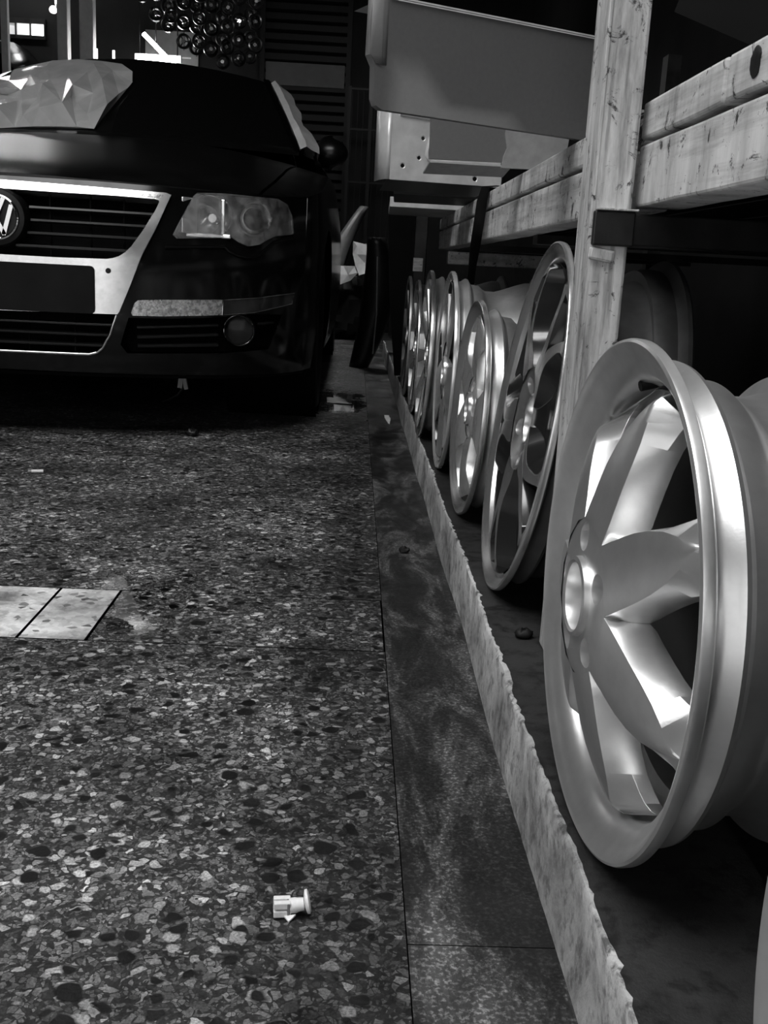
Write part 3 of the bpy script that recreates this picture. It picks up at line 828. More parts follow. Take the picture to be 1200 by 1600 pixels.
def top(u, y, off=0): 
    z = topz(u, y); k = fade(y)
    edge = (abs(u) / max(_U(y), 1e-3)) ** 6
    return (u - math.copysign(_tum(z) * (1 - k) * edge, u), y + _lean(.737) * k * .98, z + off)
def mir(pts): return [(-a, b) for a, b in reversed(pts)]

car = empty('car', (CX, CY, 0)); tag(car, 'black saloon car with chrome shield grille parked nose towards the viewer', 'car')
FRAME_R = [(0, .721), (.158, .718), (.319, .7145), (.444, .713), (.457, .708), (.424, .619), (.387, .538), (.356, .454), (.327, .382), (.322, .375)]
LOW_R = [(.319, .372), (.301, .318), (.278, .278), (.262, .264), (.241, .258), (.117, .258), (0, .258)]
GR_R = [(0, .698), (.16, .696), (.32, .696), (.416, .694), (.4255, .691), (.427, .686), (.418, .663), (.389, .608), (.358, .561), (.343, .545), (.327, .534), (.311, .528), (.295, .525), (.167, .5225), (0, .523)]
HL = [(.468, .602), (.485, .642), (.517, .713), (.526, .722), (.601, .727), (.678, .726), (.745, .727), (.772, .714), (.786, .682), (.793, .631), (.788, .626), (.742, .617), (.721, .604), (.701, .589), (.671, .582), (.645, .592), (.626, .604), (.479, .592)]
HLTRIM = [(.448, .567), (.608, .577), (.622, .564), (.645, .554), (.668, .551), (.69, .554), (.707, .563), (.743, .599), (.802, .62)]
STRIP_A = [(.359, .38), (.369, .409), (.378, .416), (.437, .42), (.60, .426), (.60, .383), (.562, .38), (.437, .374), (.363, .373)]
STRIP_B = [(.602, .426), (.697, .435), (.795, .451), (.789, .418), (.689, .392), (.602, .383)]
SIDEG = [(.352, .366), (.328, .289), (.345, .264), (.61, .269), (.735, .28), (.759, .345), (.772, .385), (.689, .386), (.562, .372), (.437, .367)]
def sym(half): return half + mir(half)[1:-1] if abs(half[-1][0]) < 1e-6 and abs(half[0][0]) < 1e-6 else half + mir(half)
# fascia with real openings
edge = [(u, _ze(_yplan(u))) for u in [i * .83 / 40 for i in range(41)]]
f_out = [(-u, z) for u, z in reversed(edge)] + edge[1:] + [(.83, .2)] + [(u * .83, .2 + .004 * (1 - abs(u))) for u in [1 - i / 10 for i in range(1, 20)]] + [(-.83, .2)]
FR_in = [(u - .004 if u > .01 else u, z - .003) for u, z in FRAME_R]
hole_mid = sym([(0, .718)] + FR_in[1:] + [(u - .003, z) if u > 0 else (u, z) for u, z in LOW_R])
holes = [hole_mid, HL, mir(HL), SIDEG, mir(SIDEG)]
mb = MB(); plate(mb, f_out, holes, front, -.004, 0, .03); mb.build('bumper', M['car_paint'], car, 50)
# lip under the bumper
mb = MB(); rows = []
for i in range(41):
    u = -.83 + 1.66 * i / 40; p = front(u, .2); rows.append([p, (p[0], p[1] + .03, .188), (p[0] * .97, p[1] + .25, .185)])
mb.grid(rows); mb.build('underlip', M['plastic_matt'], car, 60)
# recess behind the openings
def shift(d): return lambda u, z, off=0: (u, _yplan(abs(u)) + _lean(z) + d - off, z)
mb = MB(); plate(mb, sym([(0, .73), (.47, .73), (.47, .55), (.36, .30), (.33, .24), (0, .24)]), [], shift(.09), -.004, 0, .06); mb.build('radiator_panel', M['plastic_matt'], car)
# chrome shield
shield = sym(FRAME_R + [(0, .372)])
gr = sym(GR_R)
mb = MB(); plate(mb, shield, [gr], front, -.03, .010, .02); gf = mb.build('grille_frame', M['chrome_frame'], car, 40); add_bevel(gf, .003, 2, 50)
gl = [(0, .7135), (.158, .711), (.319, .708), (.436, .7065), (.43, .698), (.319, .7012), (.158, .7035), (0, .705)]
mb = MB(); plate(mb, sym(gl), [], front, .006, .0112, .012); mb.build('dusty_band', M['chrome_dusty'], gf, 40)
mb = MB(); mb.lathe([(.0, .0001), (0, .0075), (.004, .0075), (.004, .0001)], 16, 'Y', (front(.299, .494, .014))); mb.build('sensor', M['plastic'], gf)
mb = MB(); mb.lathe([(.0, .0001), (0, .0075), (.004, .0075), (.004, .0001)], 16, 'Y', (front(-.299, .494, .014))); mb.build('sensor', M['plastic'], gf)
def half_width(poly, z):
    xs = []
    for i in range(len(poly) - 1):
        (a, za), (b, zb) = poly[i], poly[i + 1]
        if (za - z) * (zb - z) <= 0 and za != zb: xs.append(a + (b - a) * (z - za) / (zb - za))
    return max(xs) if xs else 0
for z, u0 in ((.676, .05), (.660, .076), (.6245, .082), (.589, .075), (.553, .045)):
    w = half_width(GR_R, z)
    if z == .676: continue
    for s in (1, -1):
        mb = MB(); o_ = [(u0, z - .0035), (w + .004, z - .0035), (w + .004, z + .0035), (u0, z + .0035)]
        if s < 0: o_ = mir(o_)
        plate(mb, o_, [], front, -.032, -.012, .04); mb.build('grille_slat', M['slat'], car, None, .001)
for u in (.13, .24, .33):
    for s in (1, -1): mb = MB(); mb.span((s * u - .002, front(u, .6)[1] + .04, .525), (s * u + .002, front(u, .6)[1] + .05, .70)); mb.build('grille_rib', M['plastic_matt'], car)
for z in (.3425, .3115, .280):
    w = half_width(LOW_R, z); mb = MB(); plate(mb, [(-w - .003, z - .003), (w + .003, z - .003), (w + .003, z + .003), (-w - .003, z + .003)], [], front, -.035, -.010, .05); mb.build('lower_grille_bar', M['slat'], car, None, .001)
for u in (-.2, -.07, .07, .2): mb = MB(); mb.span((u - .002, .035, .262), (u + .002, .045, .374)); mb.build('lower_grille_rib', M['plastic_matt'], car)
mb = MB(); path = [(a, b) for a, b in LOW_R]; path = path + [(-a, b) for a, b in reversed(path[:-1])]
mb.tube([front(a, b, .001) for a, b in densify(path, .02)[:-10] if True], .0042, 8); 
mb = MB(); pth = []
for i in range(len(path) - 1):
    for k in range(6): t = k / 6; pth.append((path[i][0] + (path[i + 1][0] - path[i][0]) * t, path[i][1] + (path[i + 1][1] - path[i][1]) * t))
mb.tube([front(a, b, .001) for a, b in pth + [path[-1]]], .0042, 8); mb.build('lower_grille_trim', M['chrome'], car, 60)
# number-plate holder
pl = rrect(-.263, .263, .3735, .5045, .012)
mb = MB(); plate(mb, pl, [], front, .008, .018, .04); po = mb.build('number_plate_holder', M['plate_back'], car, 40, .003)
# emblem
ey = front(0, .622)[1] - .012
em = MB().lathe([(0, .0001), (-.004, .058), (-.002, .066), (.0, .074), (.012, .079), (.05, .079), (.05, .0001)], 64, 'Y', (0, ey, .623)).build('emblem', M['plastic'], car, 40)
em['label'] = 'round chrome badge with interlocked letters'
MB().lathe([(-.006, .0525), (-.0105, .0545), (-.0115, .0575), (-.010, .061), (-.004, .0625), (.0, .062), (.0, .0525)], 72, 'Y', (0, ey, .623)).build('emblem_ring', M['chrome'], em, 40)
def stroke(mb, pts, w):
    for (a, b) in zip(pts[:-1], pts[1:]):
        a = Vector(a); b = Vector(b); d = (b - a).normalized(); n = Vector((-d.y, d.x)) * w / 2
        q = [a + n, b + n, b - n, a - n]
        V = [(p.x, ey - .011, .623 + p.y) for p in q] + [(p.x, ey - .003, .623 + p.y) for p in q]
        mb.add(V, [(0, 1, 2, 3), (7, 6, 5, 4), (0, 4, 5, 1), (1, 5, 6, 2), (2, 6, 7, 3), (3, 7, 4, 0)])
mb = MB(); stroke(mb, [(-.0215, .0515), (0, .004)], .0115); stroke(mb, [(.0215, .0515), (0, .004)], .0115); mb.build('emblem_letter', M['chrome'], em)
mb = MB(); stroke(mb, [(-.0425, .0335), (-.0195, -.0465)], .0115); stroke(mb, [(-.0225, -.046), (0, -.0045)], .0115); stroke(mb, [(.0225, -.046), (0, -.0045)], .0115); stroke(mb, [(.0425, .0335), (.0195, -.0465)], .0115); mb.build('emblem_letter', M['chrome'], em)
# lamps, strips, side grilles (both sides)
for s in (1, -1):
    mm = (lambda p: p) if s > 0 else mir
    out = mm(HL)
    hl = MB(); dn = densify(out, .015)
    rows = [[shift(d)(u, z) for u, z in dn] for d in (.001, .03, .085)]
    hl.grid([[*r] for r in rows], 0, True)
    h = hl.build('headlight', M['bezel'], car, 40)
    mb = MB(); plate(mb, out, [], shift(.085), -.004, 0, .03); mb.build('lamp_back', M['bezel'], h)
    mb = MB(); plate(mb, out, [], front, .000, .004, .02); mb.build('lens', M['lens'], h, 60)
    # inner chamber reflector
    cu, cz = .556, .664
    mb = MB(); prof = [(.11 * (1 - (r / .062) ** 2) ** 1.0 * .6 + .0, r) for r in (.0001, .012, .024, .036, .048, .056, .062)]
    prof = [(.24 - (1 - p[0] / .066) * .05, p[1]) for p in prof]
    mb.lathe(prof + [(.19, .066), (.245, .066)], 32, 'Y', (s * cu, 0, cz), closed=False); mb.build('reflector', M['reflector'], h, 60)
    mb = MB(); mb.box((s * .495, .155, .66), (.05, .06, .10), Matrix.Rotation(s * .5, 3, 'Z')); mb.box((s * .56, .165, .606), (.13, .05, .012)); mb.box((s * .60, .185, .66), (.012, .06, .10)); mb.build('reflector_facets', M['reflector'], h, None, .003)
    mb = MB(); mb.lathe([(.195, .0001), (.195, .012), (.205, .018), (.235, .02)], 20, 'Y', (s * .567, -.02, .657), closed=False); mb.build('bulb_shield', M['chrome'], h, 50)
    # projector
    pu, pz, py = .681, .664, .245
    mb = MB(); mb.lathe([(.05, .056), (.012, .055), (.002, .051), (0, .047), (.004, .043), (.014, .040), (.018, .0385), (.012, .036), (.012, .033), (.03, .0305), (.06, .029)], 48, 'Y', (s * pu, py, pz), closed=False); mb.build('projector_ring', M['reflector'], h, 40)
    mb = MB(); mb.lathe([(.005, .0001), (.0065, .01), (.011, .02), (.018, .027), (.026, .031), (.05, .031)], 32, 'Y', (s * pu, py, pz), closed=False); mb.build('projector_lens', M['glass_ball'], h, 60)
    mb = MB(); mb.box((s * .755, .345, .675), (.05, .03, .07), Matrix.Rotation(s * .9, 3, 'Z')); mb.build('indicator', M['bezel'], h, None, .008)
    # ridge under the lamp
    tr = mm(HLTRIM); tt = []
    for i in range(len(tr) - 1):
        for k in range(5): t = k / 5; tt.append((tr[i][0] + (tr[i + 1][0] - tr[i][0]) * t, tr[i][1] + (tr[i + 1][1] - tr[i][1]) * t))
    mb = MB(); mb.tube([front(a, b, .002) for a, b in tt], .0055, 8); mb.build('lamp_ridge', M['car_paint'], car, 60)
    mb = MB(); plate(mb, mm(STRIP_A), [], front, -.004, .013, .02); mb.build('bumper_trim', M['chrome_dusty'], car, 40, .003)
    mb = MB(); plate(mb, mm(STRIP_B), [], front, -.004, .010, .02); tb = mb.build('bumper_marker', M['rim_paint_dark'], car, 40, .002)
    mb = MB(); e = [front(s * a, b, .011) for a, b in densify(STRIP_B, .03)]; mb.tube(e, .0016, 6, 0, True); mb.build('marker_edge', M['chrome'], tb, 60)
    mb = MB(); plate(mb, mm([(u, z) for u, z in SIDEG]), [], shift(.06), -.004, 0, .05); mb.build('vent_back', M['plastic_matt'], car)
    for z0, z1 in ((.338, .352), (.308, .322), (.282, .290)):
        mb = MB(); plate(mb, mm([(.375, z0 - .0035), (.60, z1 - .0035), (.60, z1 + .0035), (.375, z0 + .0035)]), [], front, -.03, -.012, .04); mb.build('vent_bar', M['slat'], car, None, .001)
    mb = MB(); plate(mb, mm([(.71, .353), (.757, .357), (.757, .363), (.71, .36)]), [], front, -.03, -.012, .04); mb.build('vent_bar', M['slat'], car)
    fy = front(.651, .338)[1]
    fl = MB().lathe([(.05, .047), (.0, .047), (-.006, .0455), (-.007, .0425), (-.002, .041), (.02, .039), (.03, .0001)], 40, 'Y', (s * .651, fy + .008, .338), closed=False).build('fog_light', M['plastic'], car, 40)
    fl.scale = (1, 1, 1)
    MB().lathe([(-.0075, .0435), (-.009, .045), (-.0075, .0465), (-.004, .046)], 40, 'Y', (s * .651, fy + .008, .338)).build('fog_ring', M['chrome'], fl, 60)
    MB().lathe([(.004, .0001), (.005, .02), (.010, .04)], 32, 'Y', (s * .651, fy + .008, .338), closed=False).build('fog_lens', M['glass_ball'], fl, 60)
    # body side with wheel arches
    A, B, RA = .93, 3.64, .352
    def arch(c): return [(c + RA * math.cos(math.radians(a)), .315 + RA * math.sin(math.radians(a))) for a in range(199, -20, -9)]
    ots = [(.40, .2)] + arch(A) + arch(B) + [(4.55, .22)] + [(y, _ze(y)) for y in [4.55 - i * (4.55 - .40) / 60 for i in range(61)]]
    mb = MB(); f = side(s); plate(mb, ots, [], f, -.004, 0, .07); mb.build('body_side', M['car_paint'], car, 60)
    for c in (A, B):
        mb = MB(); mb.lathe([(s * .55, .345), (s * .87, .352)], 32, 'X', (0, c, .315), closed=False); mb.build('arch_liner', M['plastic_matt'], car, 60)
        MB().lathe([(s * .655, .22), (s * .66, .29), (s * .68, .309), (s * .72, .315), (s * .82, .315), (s * .855, .309), (s * .872, .29), (s * .868, .25), (s * .855, .225)], 48, 'X', (0, c, .315)).build('tyre', M['rubber'], car, 40)
        rim = MB().lathe([(s * .855, .228), (s * .845, .215), (s * .80, .20), (s * .68, .20), (s * .68, .222)], 40, 'X', (0, c, .315), closed=False)
        for k in range(5):
            a = 2 * PI * k / 5; rim.box((s * .835, c + .11 * math.cos(a), .315 + .11 * math.sin(a)), (.03, .20, .07), Matrix.Rotation(a, 3, 'X'))
        rim.build('wheel_rim', M['dull_alloy'], car, 40)
    # fender top
    shut = [(.697, .196), (.709, .30), (.722, .45), (.737, .70), (.750, 1.0), (.762, 1.25), (.772, 1.45)]
    outer = [(_U(y) - .0005, y) for y in [.2, .24, .28, .34, .40, .46, .52, .58, .66, .75, .85, 1.0, 1.2, 1.45]]
    fo = [(a + .004, b) for a, b in shut] + list(reversed(outer))
    mb = MB(); plate(mb, mm(fo), [], top, -.004, 0, .03); mb.build('fender', M['hood_paint'], car, 60)
hood_front = [(u, _yplan(u) + .004) for u in [i * .69 / 24 for i in range(25)]]
hood_r = hood_front + [(a - .004, b) for a, b in shut[:-1]] + [(.74, 1.36), (.60, 1.24), (.45, 1.15), (.25, 1.08), (0, 1.05)]
hood_out = hood_r[:-1] + [(0, 1.05)] + [(-a, b) for a, b in reversed(hood_r[1:-1])]
mb = MB(); plate(mb, hood_out, [], top, -.012, .002, .035); mb.build('hood', M['hood_paint'], car, 60)
dk = [(.77, 1.46), (.74, 1.365), (.60, 1.245), (.45, 1.155), (.25, 1.085), (0, 1.055)]
dk_r = dk + []
deck = dk[::-1] + [(_U(y), y) for y in (1.46, 1.8, 2.4, 3.0, 3.6, 4.0, 4.3, 4.5, 4.65, 4.72)] + [(0, 4.76)]
deck = [(0, 1.055)] + [p for p in deck[1:-1]] + [(0, 4.76)] + [(-a, b) for a, b in reversed(deck[1:-1])]
mb = MB(); plate(mb, deck, [], lambda u, y, o=0: top(u, y, o - .006), -.004, 0, .09); mb.build('rear_deck', M['car_paint'], car, 60)
# tail
tail = [(-.78, .25), (.78, .25), (.78, .94), (.4, .945), (0, .945), (-.4, .945), (-.78, .94)]
mb = MB(); plate(mb, tail, [], lambda u, z, o=0: (u, 4.77 - .22 * (abs(u) / .78) ** 4 - abs(z - .55) * .12 + o, z), -.004, 0, .08); mb.build('tail', M['car_paint'], car, 60)
mb = MB(); mb.span((-.6, .6, .17), (.6, 4.5, .20)); mb.build('floor_pan', M['plastic_matt'], car)
# greenhouse
def wb(t): return Vector((.735 * t, 1.075 + .345 * t * t, .962 + .012 * t * t))
def wt(t): return Vector((.545 * t, 1.90 + .17 * t * t, 1.374 - .036 * t * t))
def ws(t, w, off=0):
    p = wb(t).lerp(wt(t), w); p += Vector((0, -.10, .24)) * (.16 * w * (1 - w)); return tuple(p + Vector((0, -.42, .9)) * off)
mb = MB(); mb.grid([[ws(-1 + 2 * i / 24, j / 10) for i in range(25)] for j in range(11)]); mb.build('windscreen', M['windscreen'], car, 179)
mb = MB(); rows = []
for i in range(25):
    t = -1 + 2 * i / 24; p = Vector(ws(t, 0)); rows.append([(p.x * 1.01, p.y - .035, p.z - .012), (p.x * 1.01, p.y - .01, p.z + .004), (p.x, p.y + .03, p.z + .02)])
mb.grid(rows); mb.build('cowl', M['plastic'], car, 60)
mb = MB(); rows = []
for j in range(13):
    y = j / 12
    row = []
    for i in range(25):
        t = -1 + 2 * i / 24; a = wt(t); yy = a.y + (3.35 - a.y) * y; zc = 1.374 + .09 * math.sin(min(1, y * 1.4) * PI / 2) - .06 * max(0, y - .6) / .4
        row.append((t * (.545 + .035 * math.sin(y * PI)), yy, zc - .036 * t * t - .02 * abs(t) ** 6))
    rows.append(row)
mb.grid(rows); mb.build('roof', M['car_paint'], car, 179)
mb = MB(); rows = []
for j in range(6):
    y = j / 5; rows.append([(t * (.545 + .08 * y), 3.35 + .55 * y, 1.404 - .42 * y - (.036 * t * t + .02 * abs(t) ** 6) * (1 - y)) for t in [-1 + 2 * i / 12 for i in range(13)]])
mb.grid(rows); mb.build('rear_window', M['windscreen'], car, 179)
for s in (1, -1):
    def rail(y): return Vector((s * lerp(y, [1.42, 2.07, 2.7, 3.35, 3.9], [.745, .553, .585, .548, .63]), y, lerp(y, [1.42, 2.07, 2.5, 3.0, 3.35, 3.9], [.975, 1.336, 1.39, 1.38, 1.345, .98])))
    def belt(y): return Vector((s * lerp(y, [1.42, 2.0, 3.0, 3.9], [.80, .835, .84, .80]), y, lerp(y, [1.42, 3.9], [.95, .965])))
    N = 30; mb = MB()
    mb.grid([[tuple(belt(1.42 + 2.48 * i / N).lerp(rail(1.42 + 2.48 * i / N), k)) for i in range(N + 1)] for k in (0, .5, 1)]); mb.build('side_window', M['windscreen'], car, 179)
    mb = MB(); rows = []
    for i in range(13):
        w = i / 12; a = Vector(ws(s, w, .004)); rows.append([tuple(a + Vector((-s * .012, -.012, .006))), tuple(a + Vector((s * .010, -.004, .008))), tuple(a + Vector((s * .034, .035, -.004))), tuple(a + Vector((s * .036, .07, -.02)))])
    mb.grid(rows); o = mb.build('windscreen_pillar', M['car_paint'], car, 60)
    for y in (2.55, 3.35):
        mb = MB(); mb.add([tuple(belt(y) + Vector((s * .006, 0, 0))), tuple(belt(y + .08) + Vector((s * .006, 0, 0))), tuple(rail(y + .05) + Vector((s * .006, 0, 0))), tuple(rail(y) + Vector((s * .006, 0, 0)))], [(0, 1, 2, 3)]); mb.build('door_pillar', M['plastic'], car)
    # mirror
    c = Vector((s * .872, 1.60, 1.0)); mb = MB(); rows = []
    for i in range(13):
        ph = -PI / 2 + PI * i / 12; rows.append([(c.x + s * (.066 * math.cos(ph) * math.cos(q) * (1.0 if math.cos(q) * 1 > 0 else 1.15)), c.y + .05 * math.cos(ph) * math.sin(q) * (1.3 if math.sin(q) < 0 else .5), c.z + .062 * math.sin(ph) * (1 - .15 * math.cos(q))) for q in [2 * PI * k / 24 for k in range(24)]])
    mb.grid(rows, 0, True); mo = mb.build('mirror', M['hood_paint'], car, 179)
    mb = MB(); mb.tube([(s * .80, 1.60, .955), (s * .84, 1.60, .965), (s * .88, 1.60, .98)], [.03, .022, .02], 10); mb.build('mirror_arm', M['plastic'], mo, 60)
mb = MB(); mb.tube([(.47, .26, .2), (.472, .255, .17), (.468, .25, .145), (.455, .26, .125), (.43, .28, .11), (.40, .30, .095)], [.004, .004, .0035, .003, .003, .003], 6); hk = mb.build('loose_cable', M['rubber'], car, 60)
mb = MB(); mb.box((.466, .245, .172), (.014, .01, .05), Matrix.Rotation(.12, 3, 'Y')); mb.box((.478, .25, .168), (.012, .014, .05), Matrix.Rotation(-.2, 3, 'Y')); mb.build('hanging_bracket', M['grey_plastic'], car)

# ------------------------------------------------------------------ plastic sheeting on the car
def film_point(x, y, h):        # spot across / up the glass, h above it
    w = max(-.02, min(1.03, (206 + .02 * x - (y + 340 * h)) / 109)); u = (-.345 + .00235 * x) * (1 - w) + (-.616 + .0028 * x) * w
    return ws(u / (.735 * (1 - w) + .545 * w), w, h + .004)
FILM = [(-60, 204, 0), (-20, 203, .005), (20, 202, .005), (50, 201, .01), (89, 201, .008), (123, 201, .008), (150, 203, .003),
        (-60, 180, .05), (-10, 174, .075), (35, 188, .035), (65, 178, .065), (104, 171, .085), (173, 173, .06),
        (-60, 165, .015), (0, 160, .015), (30, 168, .02), (58, 165, .02), (115, 165, .02), (150, 160, .02), (205, 150, .01),
        (-50, 150, .05), (2, 150, .06), (30, 154, .045), (56, 148, .06), (68, 147, .055), (119, 149, .055), (165, 140, .05), (212, 127, .03),
        (-50, 135, .01), (0, 132, .012), (41, 125, .01), (64, 138, .015), (78, 138, .01), (108, 134, .015), (140, 128, .012), (180, 125, .01), (211, 143, .012),
        (-40, 116, .02), (10, 112, .03), (41, 110, .03), (66, 118, .03), (80, 104, .03), (120, 113, .025), (150, 113, .02), (195, 114, .015),
        (-50, 103, .004), (0, 100, .004), (40, 98, .004), (75, 97, .004), (123, 101, .004), (160, 107, .004), (190, 160, .02), (140, 186, .02)]
r = delaunay_2d_cdt([Vector(p[:2]) for p in FILM], [], [], 0, 1e-6)
hh = {}
for p in FILM: hh[(round(p[0]), round(p[1]))] = p[2]
V = [film_point(v.x, v.y, hh[(round(v.x), round(v.y))]) for v in r[0]]
mb = MB(); mb.v = V; mb.f = [tuple(f) for f in r[2]]; mb.m = [0] * len(mb.f)
fo = mb.build('plastic_film', M['film']); fo.location = car.location
tag(fo, 'crumpled clear plastic film spread over the windscreen', 'plastic sheet')
mb = MB(); rows = []; N = 16
for i in range(N + 1):
    w = i / N; base = Vector(ws(1, .02 + .93 * w, .006)); out = .042 + .020 * math.sin(w * 9) + .035 * math.exp(-((w - .55) / .12) ** 2) - .025 * max(0, w - .8) * 4 + .05 * max(0, .3 - w)
    c1 = mnoise.noise(Vector((w * 9, 1, 0))) * .012
    rows.append([tuple(base + Vector((.016, .0 + c1, .004))), tuple(base + Vector((.026 + out * .25, .004 - c1, .016 + c1))), tuple(base + Vector((.030 + out * .55, .02 + c1, .004 - c1))), tuple(base + Vector((.034 + out, .05, -.006 + c1))), tuple(base + Vector((.03 + out * .9, .10, -.03)))])
mb.grid(rows); ps = mb.build('plastic_sheet', M['white_film'], None, 25); ps.location = car.location
tag(ps, 'white crumpled plastic strip along the windscreen pillar by the mirror', 'plastic sheet')

# ------------------------------------------------------------------ things at the back
def post_thing(name, label, x0, x1, y, d, z1, mat, cat='post', grp=None):
    r = empty(name, ((x0 + x1) / 2, y, 0)); tag(r, label, cat, grp)
    w = (x1 - x0)
    mb = MB(); mb.span((-w / 2, 0, .012), (w / 2, d, z1)); mb.build('column', mat, r, None, .006)
    mb = MB(); mb.span((-w, -.05, 0), (w, d + .05, .012)); mb.build('base_plate', mat, r)
    return r
post_thing('lift_post', 'grey steel lift post left of the pair behind the car', -2.19, -2.118, 7.9, .10, 3.4, M['lift_paint'], 'post', 'lift posts')
post_thing('lift_post', 'wider grey steel lift post right of the pair behind the car', -2.033, -1.938, 7.9, .10, 3.4, M['lift_paint'], 'post', 'lift posts')
post_thing('steel_pole', 'thin grey pole at the left edge behind the car', -2.585, -2.535, 7.9, .05, 3.4, M['lift_paint'])
# strip lamp
r = empty('strip_lamp', (-1.64, 8.72, 2.02)); tag(r, 'bright strip lamp glowing above the car roof', 'lamp')
mb = MB(); mb.tube([(-.145, 0, 0), (.145, .0, .004)], .036, 14); mb.build('tube', M['tube_light'], r, 60)
mb = MB(); mb.span((-.18, .03, .02), (.18, .09, .07)); mb.build('housing', M['lift_paint'], r)
mb = MB(); mb.tube([(-.15, .06, .07), (-.15, .06, 1.38)], .006, 6); mb.tube([(.15, .06, .07), (.15, .06, 1.38)], .006, 6); mb.build('hanging_rods', M['steel_dark'], r)
r = empty('strip_lamp', (-1.70, 8.95, 2.19)); tag(r, 'slanting narrow strip lamp above the bright lamp', 'lamp')
mb = MB(); mb.tube([(-.092, 0, .085), (.085, 0, -.075)], .017, 12); mb.build('tube', M['tube_light'], r, 60)
mb = MB(); mb.box((0, .03, .005), (.26, .03, .03), Matrix.Rotation(.74, 3, 'Y')); mb.build('housing', M['lift_paint'], r)
mb = MB(); mb.tube([(0, .04, .01), (0, .04, 1.21)], .006, 6); mb.build('hanging_rod', M['steel_dark'], r)
r = empty('strip_lamp', (-2.9, 8.7, 2.86)); tag(r, 'added unseen strip lamp for the hood highlight, high left of the grey board', 'lamp')
mb = MB(); mb.tube([(-.3, 0, 0), (.3, 0, 0)], .03, 12); mb.build('tube', M['tube_light'], r, 60)  # added out-of-view tube, placed for a highlight on the hood
mb = MB(); mb.span((-.16, -.02, .04), (.16, .04, .08)).span((-.01, 0, .08), (.01, .02, .54)); mb.build('housing', M['lift_paint'], r)
r = empty('notice_board', (-1.62, 9.27, 1.95)); tag(r, 'grey board on the back wall behind the strip lamps', 'board')
mb = MB(); mb.span((-.22, 0, 0), (.22, .02, .42)); mb.build('face', M['grey_plastic'], r)
mb = MB(); mb.span((-.22, -.012, .21), (.16, 0, .222)); mb.build('rail', M['paper'], r)
for x, z, h in ((-2.12, 2.04, .13), (-1.985, 2.03, .14)):
    r = empty('small_tube_lamp', (x, 8.75, z - h / 2)); tag(r, 'short upright tube lamp %s the grey lift posts' % ('nearer' if x < -2.05 else 'farther from'), 'lamp', 'short tube lamps')
    mb = MB(); mb.tube([(0, 0, 0), (0, 0, h)], .010, 8); mb.build('tube', M['pane_bright'], r, 60)
    mb = MB(); mb.span((-.016, .0, -.03), (.016, .03, 0)).span((-.008, .01, -z + h / 2), (.008, .025, -.03)); mb.build('holder', M['lift_paint'], r)
r = empty('added_aisle_lamp', (0, 6.7, 2.78)); tag(r, 'added unseen lamp with a baffle over the far end of the aisle', 'lamp')
mb = MB(); mb.span((-.18, -.18, 0), (.18, .18, .02)); mb.build('diffuser', M['added_lamp'], r)  # added out-of-view lamp that brightens the paper in the pile
mb = MB(); mb.span((-.26, -.40, .02), (.26, .26, .05)).span((-.26, -.41, -.46), (.26, -.40, .05)).span((-.27, -.41, -.46), (-.26, .26, .05)).span((.26, -.41, -.3), (.27, .26, .05)); mb.build('glare_baffle', M['steel_dark'], r)  # baffle shaped to keep the added light off hood and near floor
for xx in (-.2, .2): mb = MB(); mb.tube([(xx, 0, .05), (xx, 0, .62)], .005, 6); mb.build('hanging_rod', M['steel_dark'], r)
# window with three panes
w = MB(); w.span((-3.02, 9.26, 2.24), (-2.66, 9.30, 2.27)).span((-3.02, 9.26, 2.36), (-2.66, 9.30, 2.40)); 
for x in (-3.02, -2.905, -2.785, -2.668): w.span((x - .006, 9.255, 2.24), (x + .006, 9.30, 2.40))
wf = w.build('window_1', M['steel_dark']); tag(wf, kind='structure')
for x0, x1, mt in ((-3.012, -2.911, 'pane_dim'), (-2.899, -2.791, 'pane_mid'), (-2.779, -2.674, 'pane_bright')):
    MB().span((x0, 9.28, 2.27), (x1, 9.29, 2.36)).build('pane', M[mt], wf)
r = empty('lamp', (-2.56, 9.1, 2.45)); tag(r, 'round wall lamp beside the three-pane window', 'lamp')
MB().lathe([(.0, .0001), (.012, .022), (.03, .03), (.06, .026), (.06, .0001)], 20, 'Y').build('globe', M['pane_bright'], r, 60)
mb = MB(); mb.tube([(0, .05, 0), (.04, .1, .1), (.06, .15, .3)], .012, 8); mb.build('bracket', M['lift_paint'], r)
r = empty('strip_lamp', (-2.53, 9.0, 2.5)); tag(r, 'thin steep strip lamp above the round wall lamp', 'lamp')
mb = MB(); mb.tube([(0, 0, .14), (.05, 0, -.02)], .014, 8); mb.build('tube', M['tube_light'], r, 60); MB().box((.03, .03, .07), (.03, .02, .2)).build('housing', M['lift_paint'], r)
# car raised on the lift, left
r = empty('raised_car', (-3.15, 8.3, 1.1)); tag(r, 'dark rounded car raised on the lift at the far left', 'car')
mb = MB(); rows = []
prof = [(-.85, .3, .0), (-.82, .5, .05), (-.7, .72, .1), (-.45, .95, .2), (0, 1.0, .28), (.45, .95, .2), (.7, .72, .1), (.82, .5, .05), (.85, .3, 0)]
for y in (0, .15, .5, .9): rows.append([(x * .82, y, .12 + z * (.85 + .12 * math.sin(y * 2))) for x, z, _ in prof])
mb.grid(rows); mb.build('body', M['car_paint'], r, 60)
mb = MB(); mb.add([(-.55, -.01, .72), (.55, -.01, .72), (.38, .03, .90), (-.38, .03, .90)], [(0, 1, 2, 3)]); mb.build('rear_window', M['windscreen'], r)
for s in (-1, 1): mb = MB(); mb.box((s * .6, -.01, .55), (.12, .03, .08)); mb.build('tail_lamp', M['glass_ball'], r, None, .01)
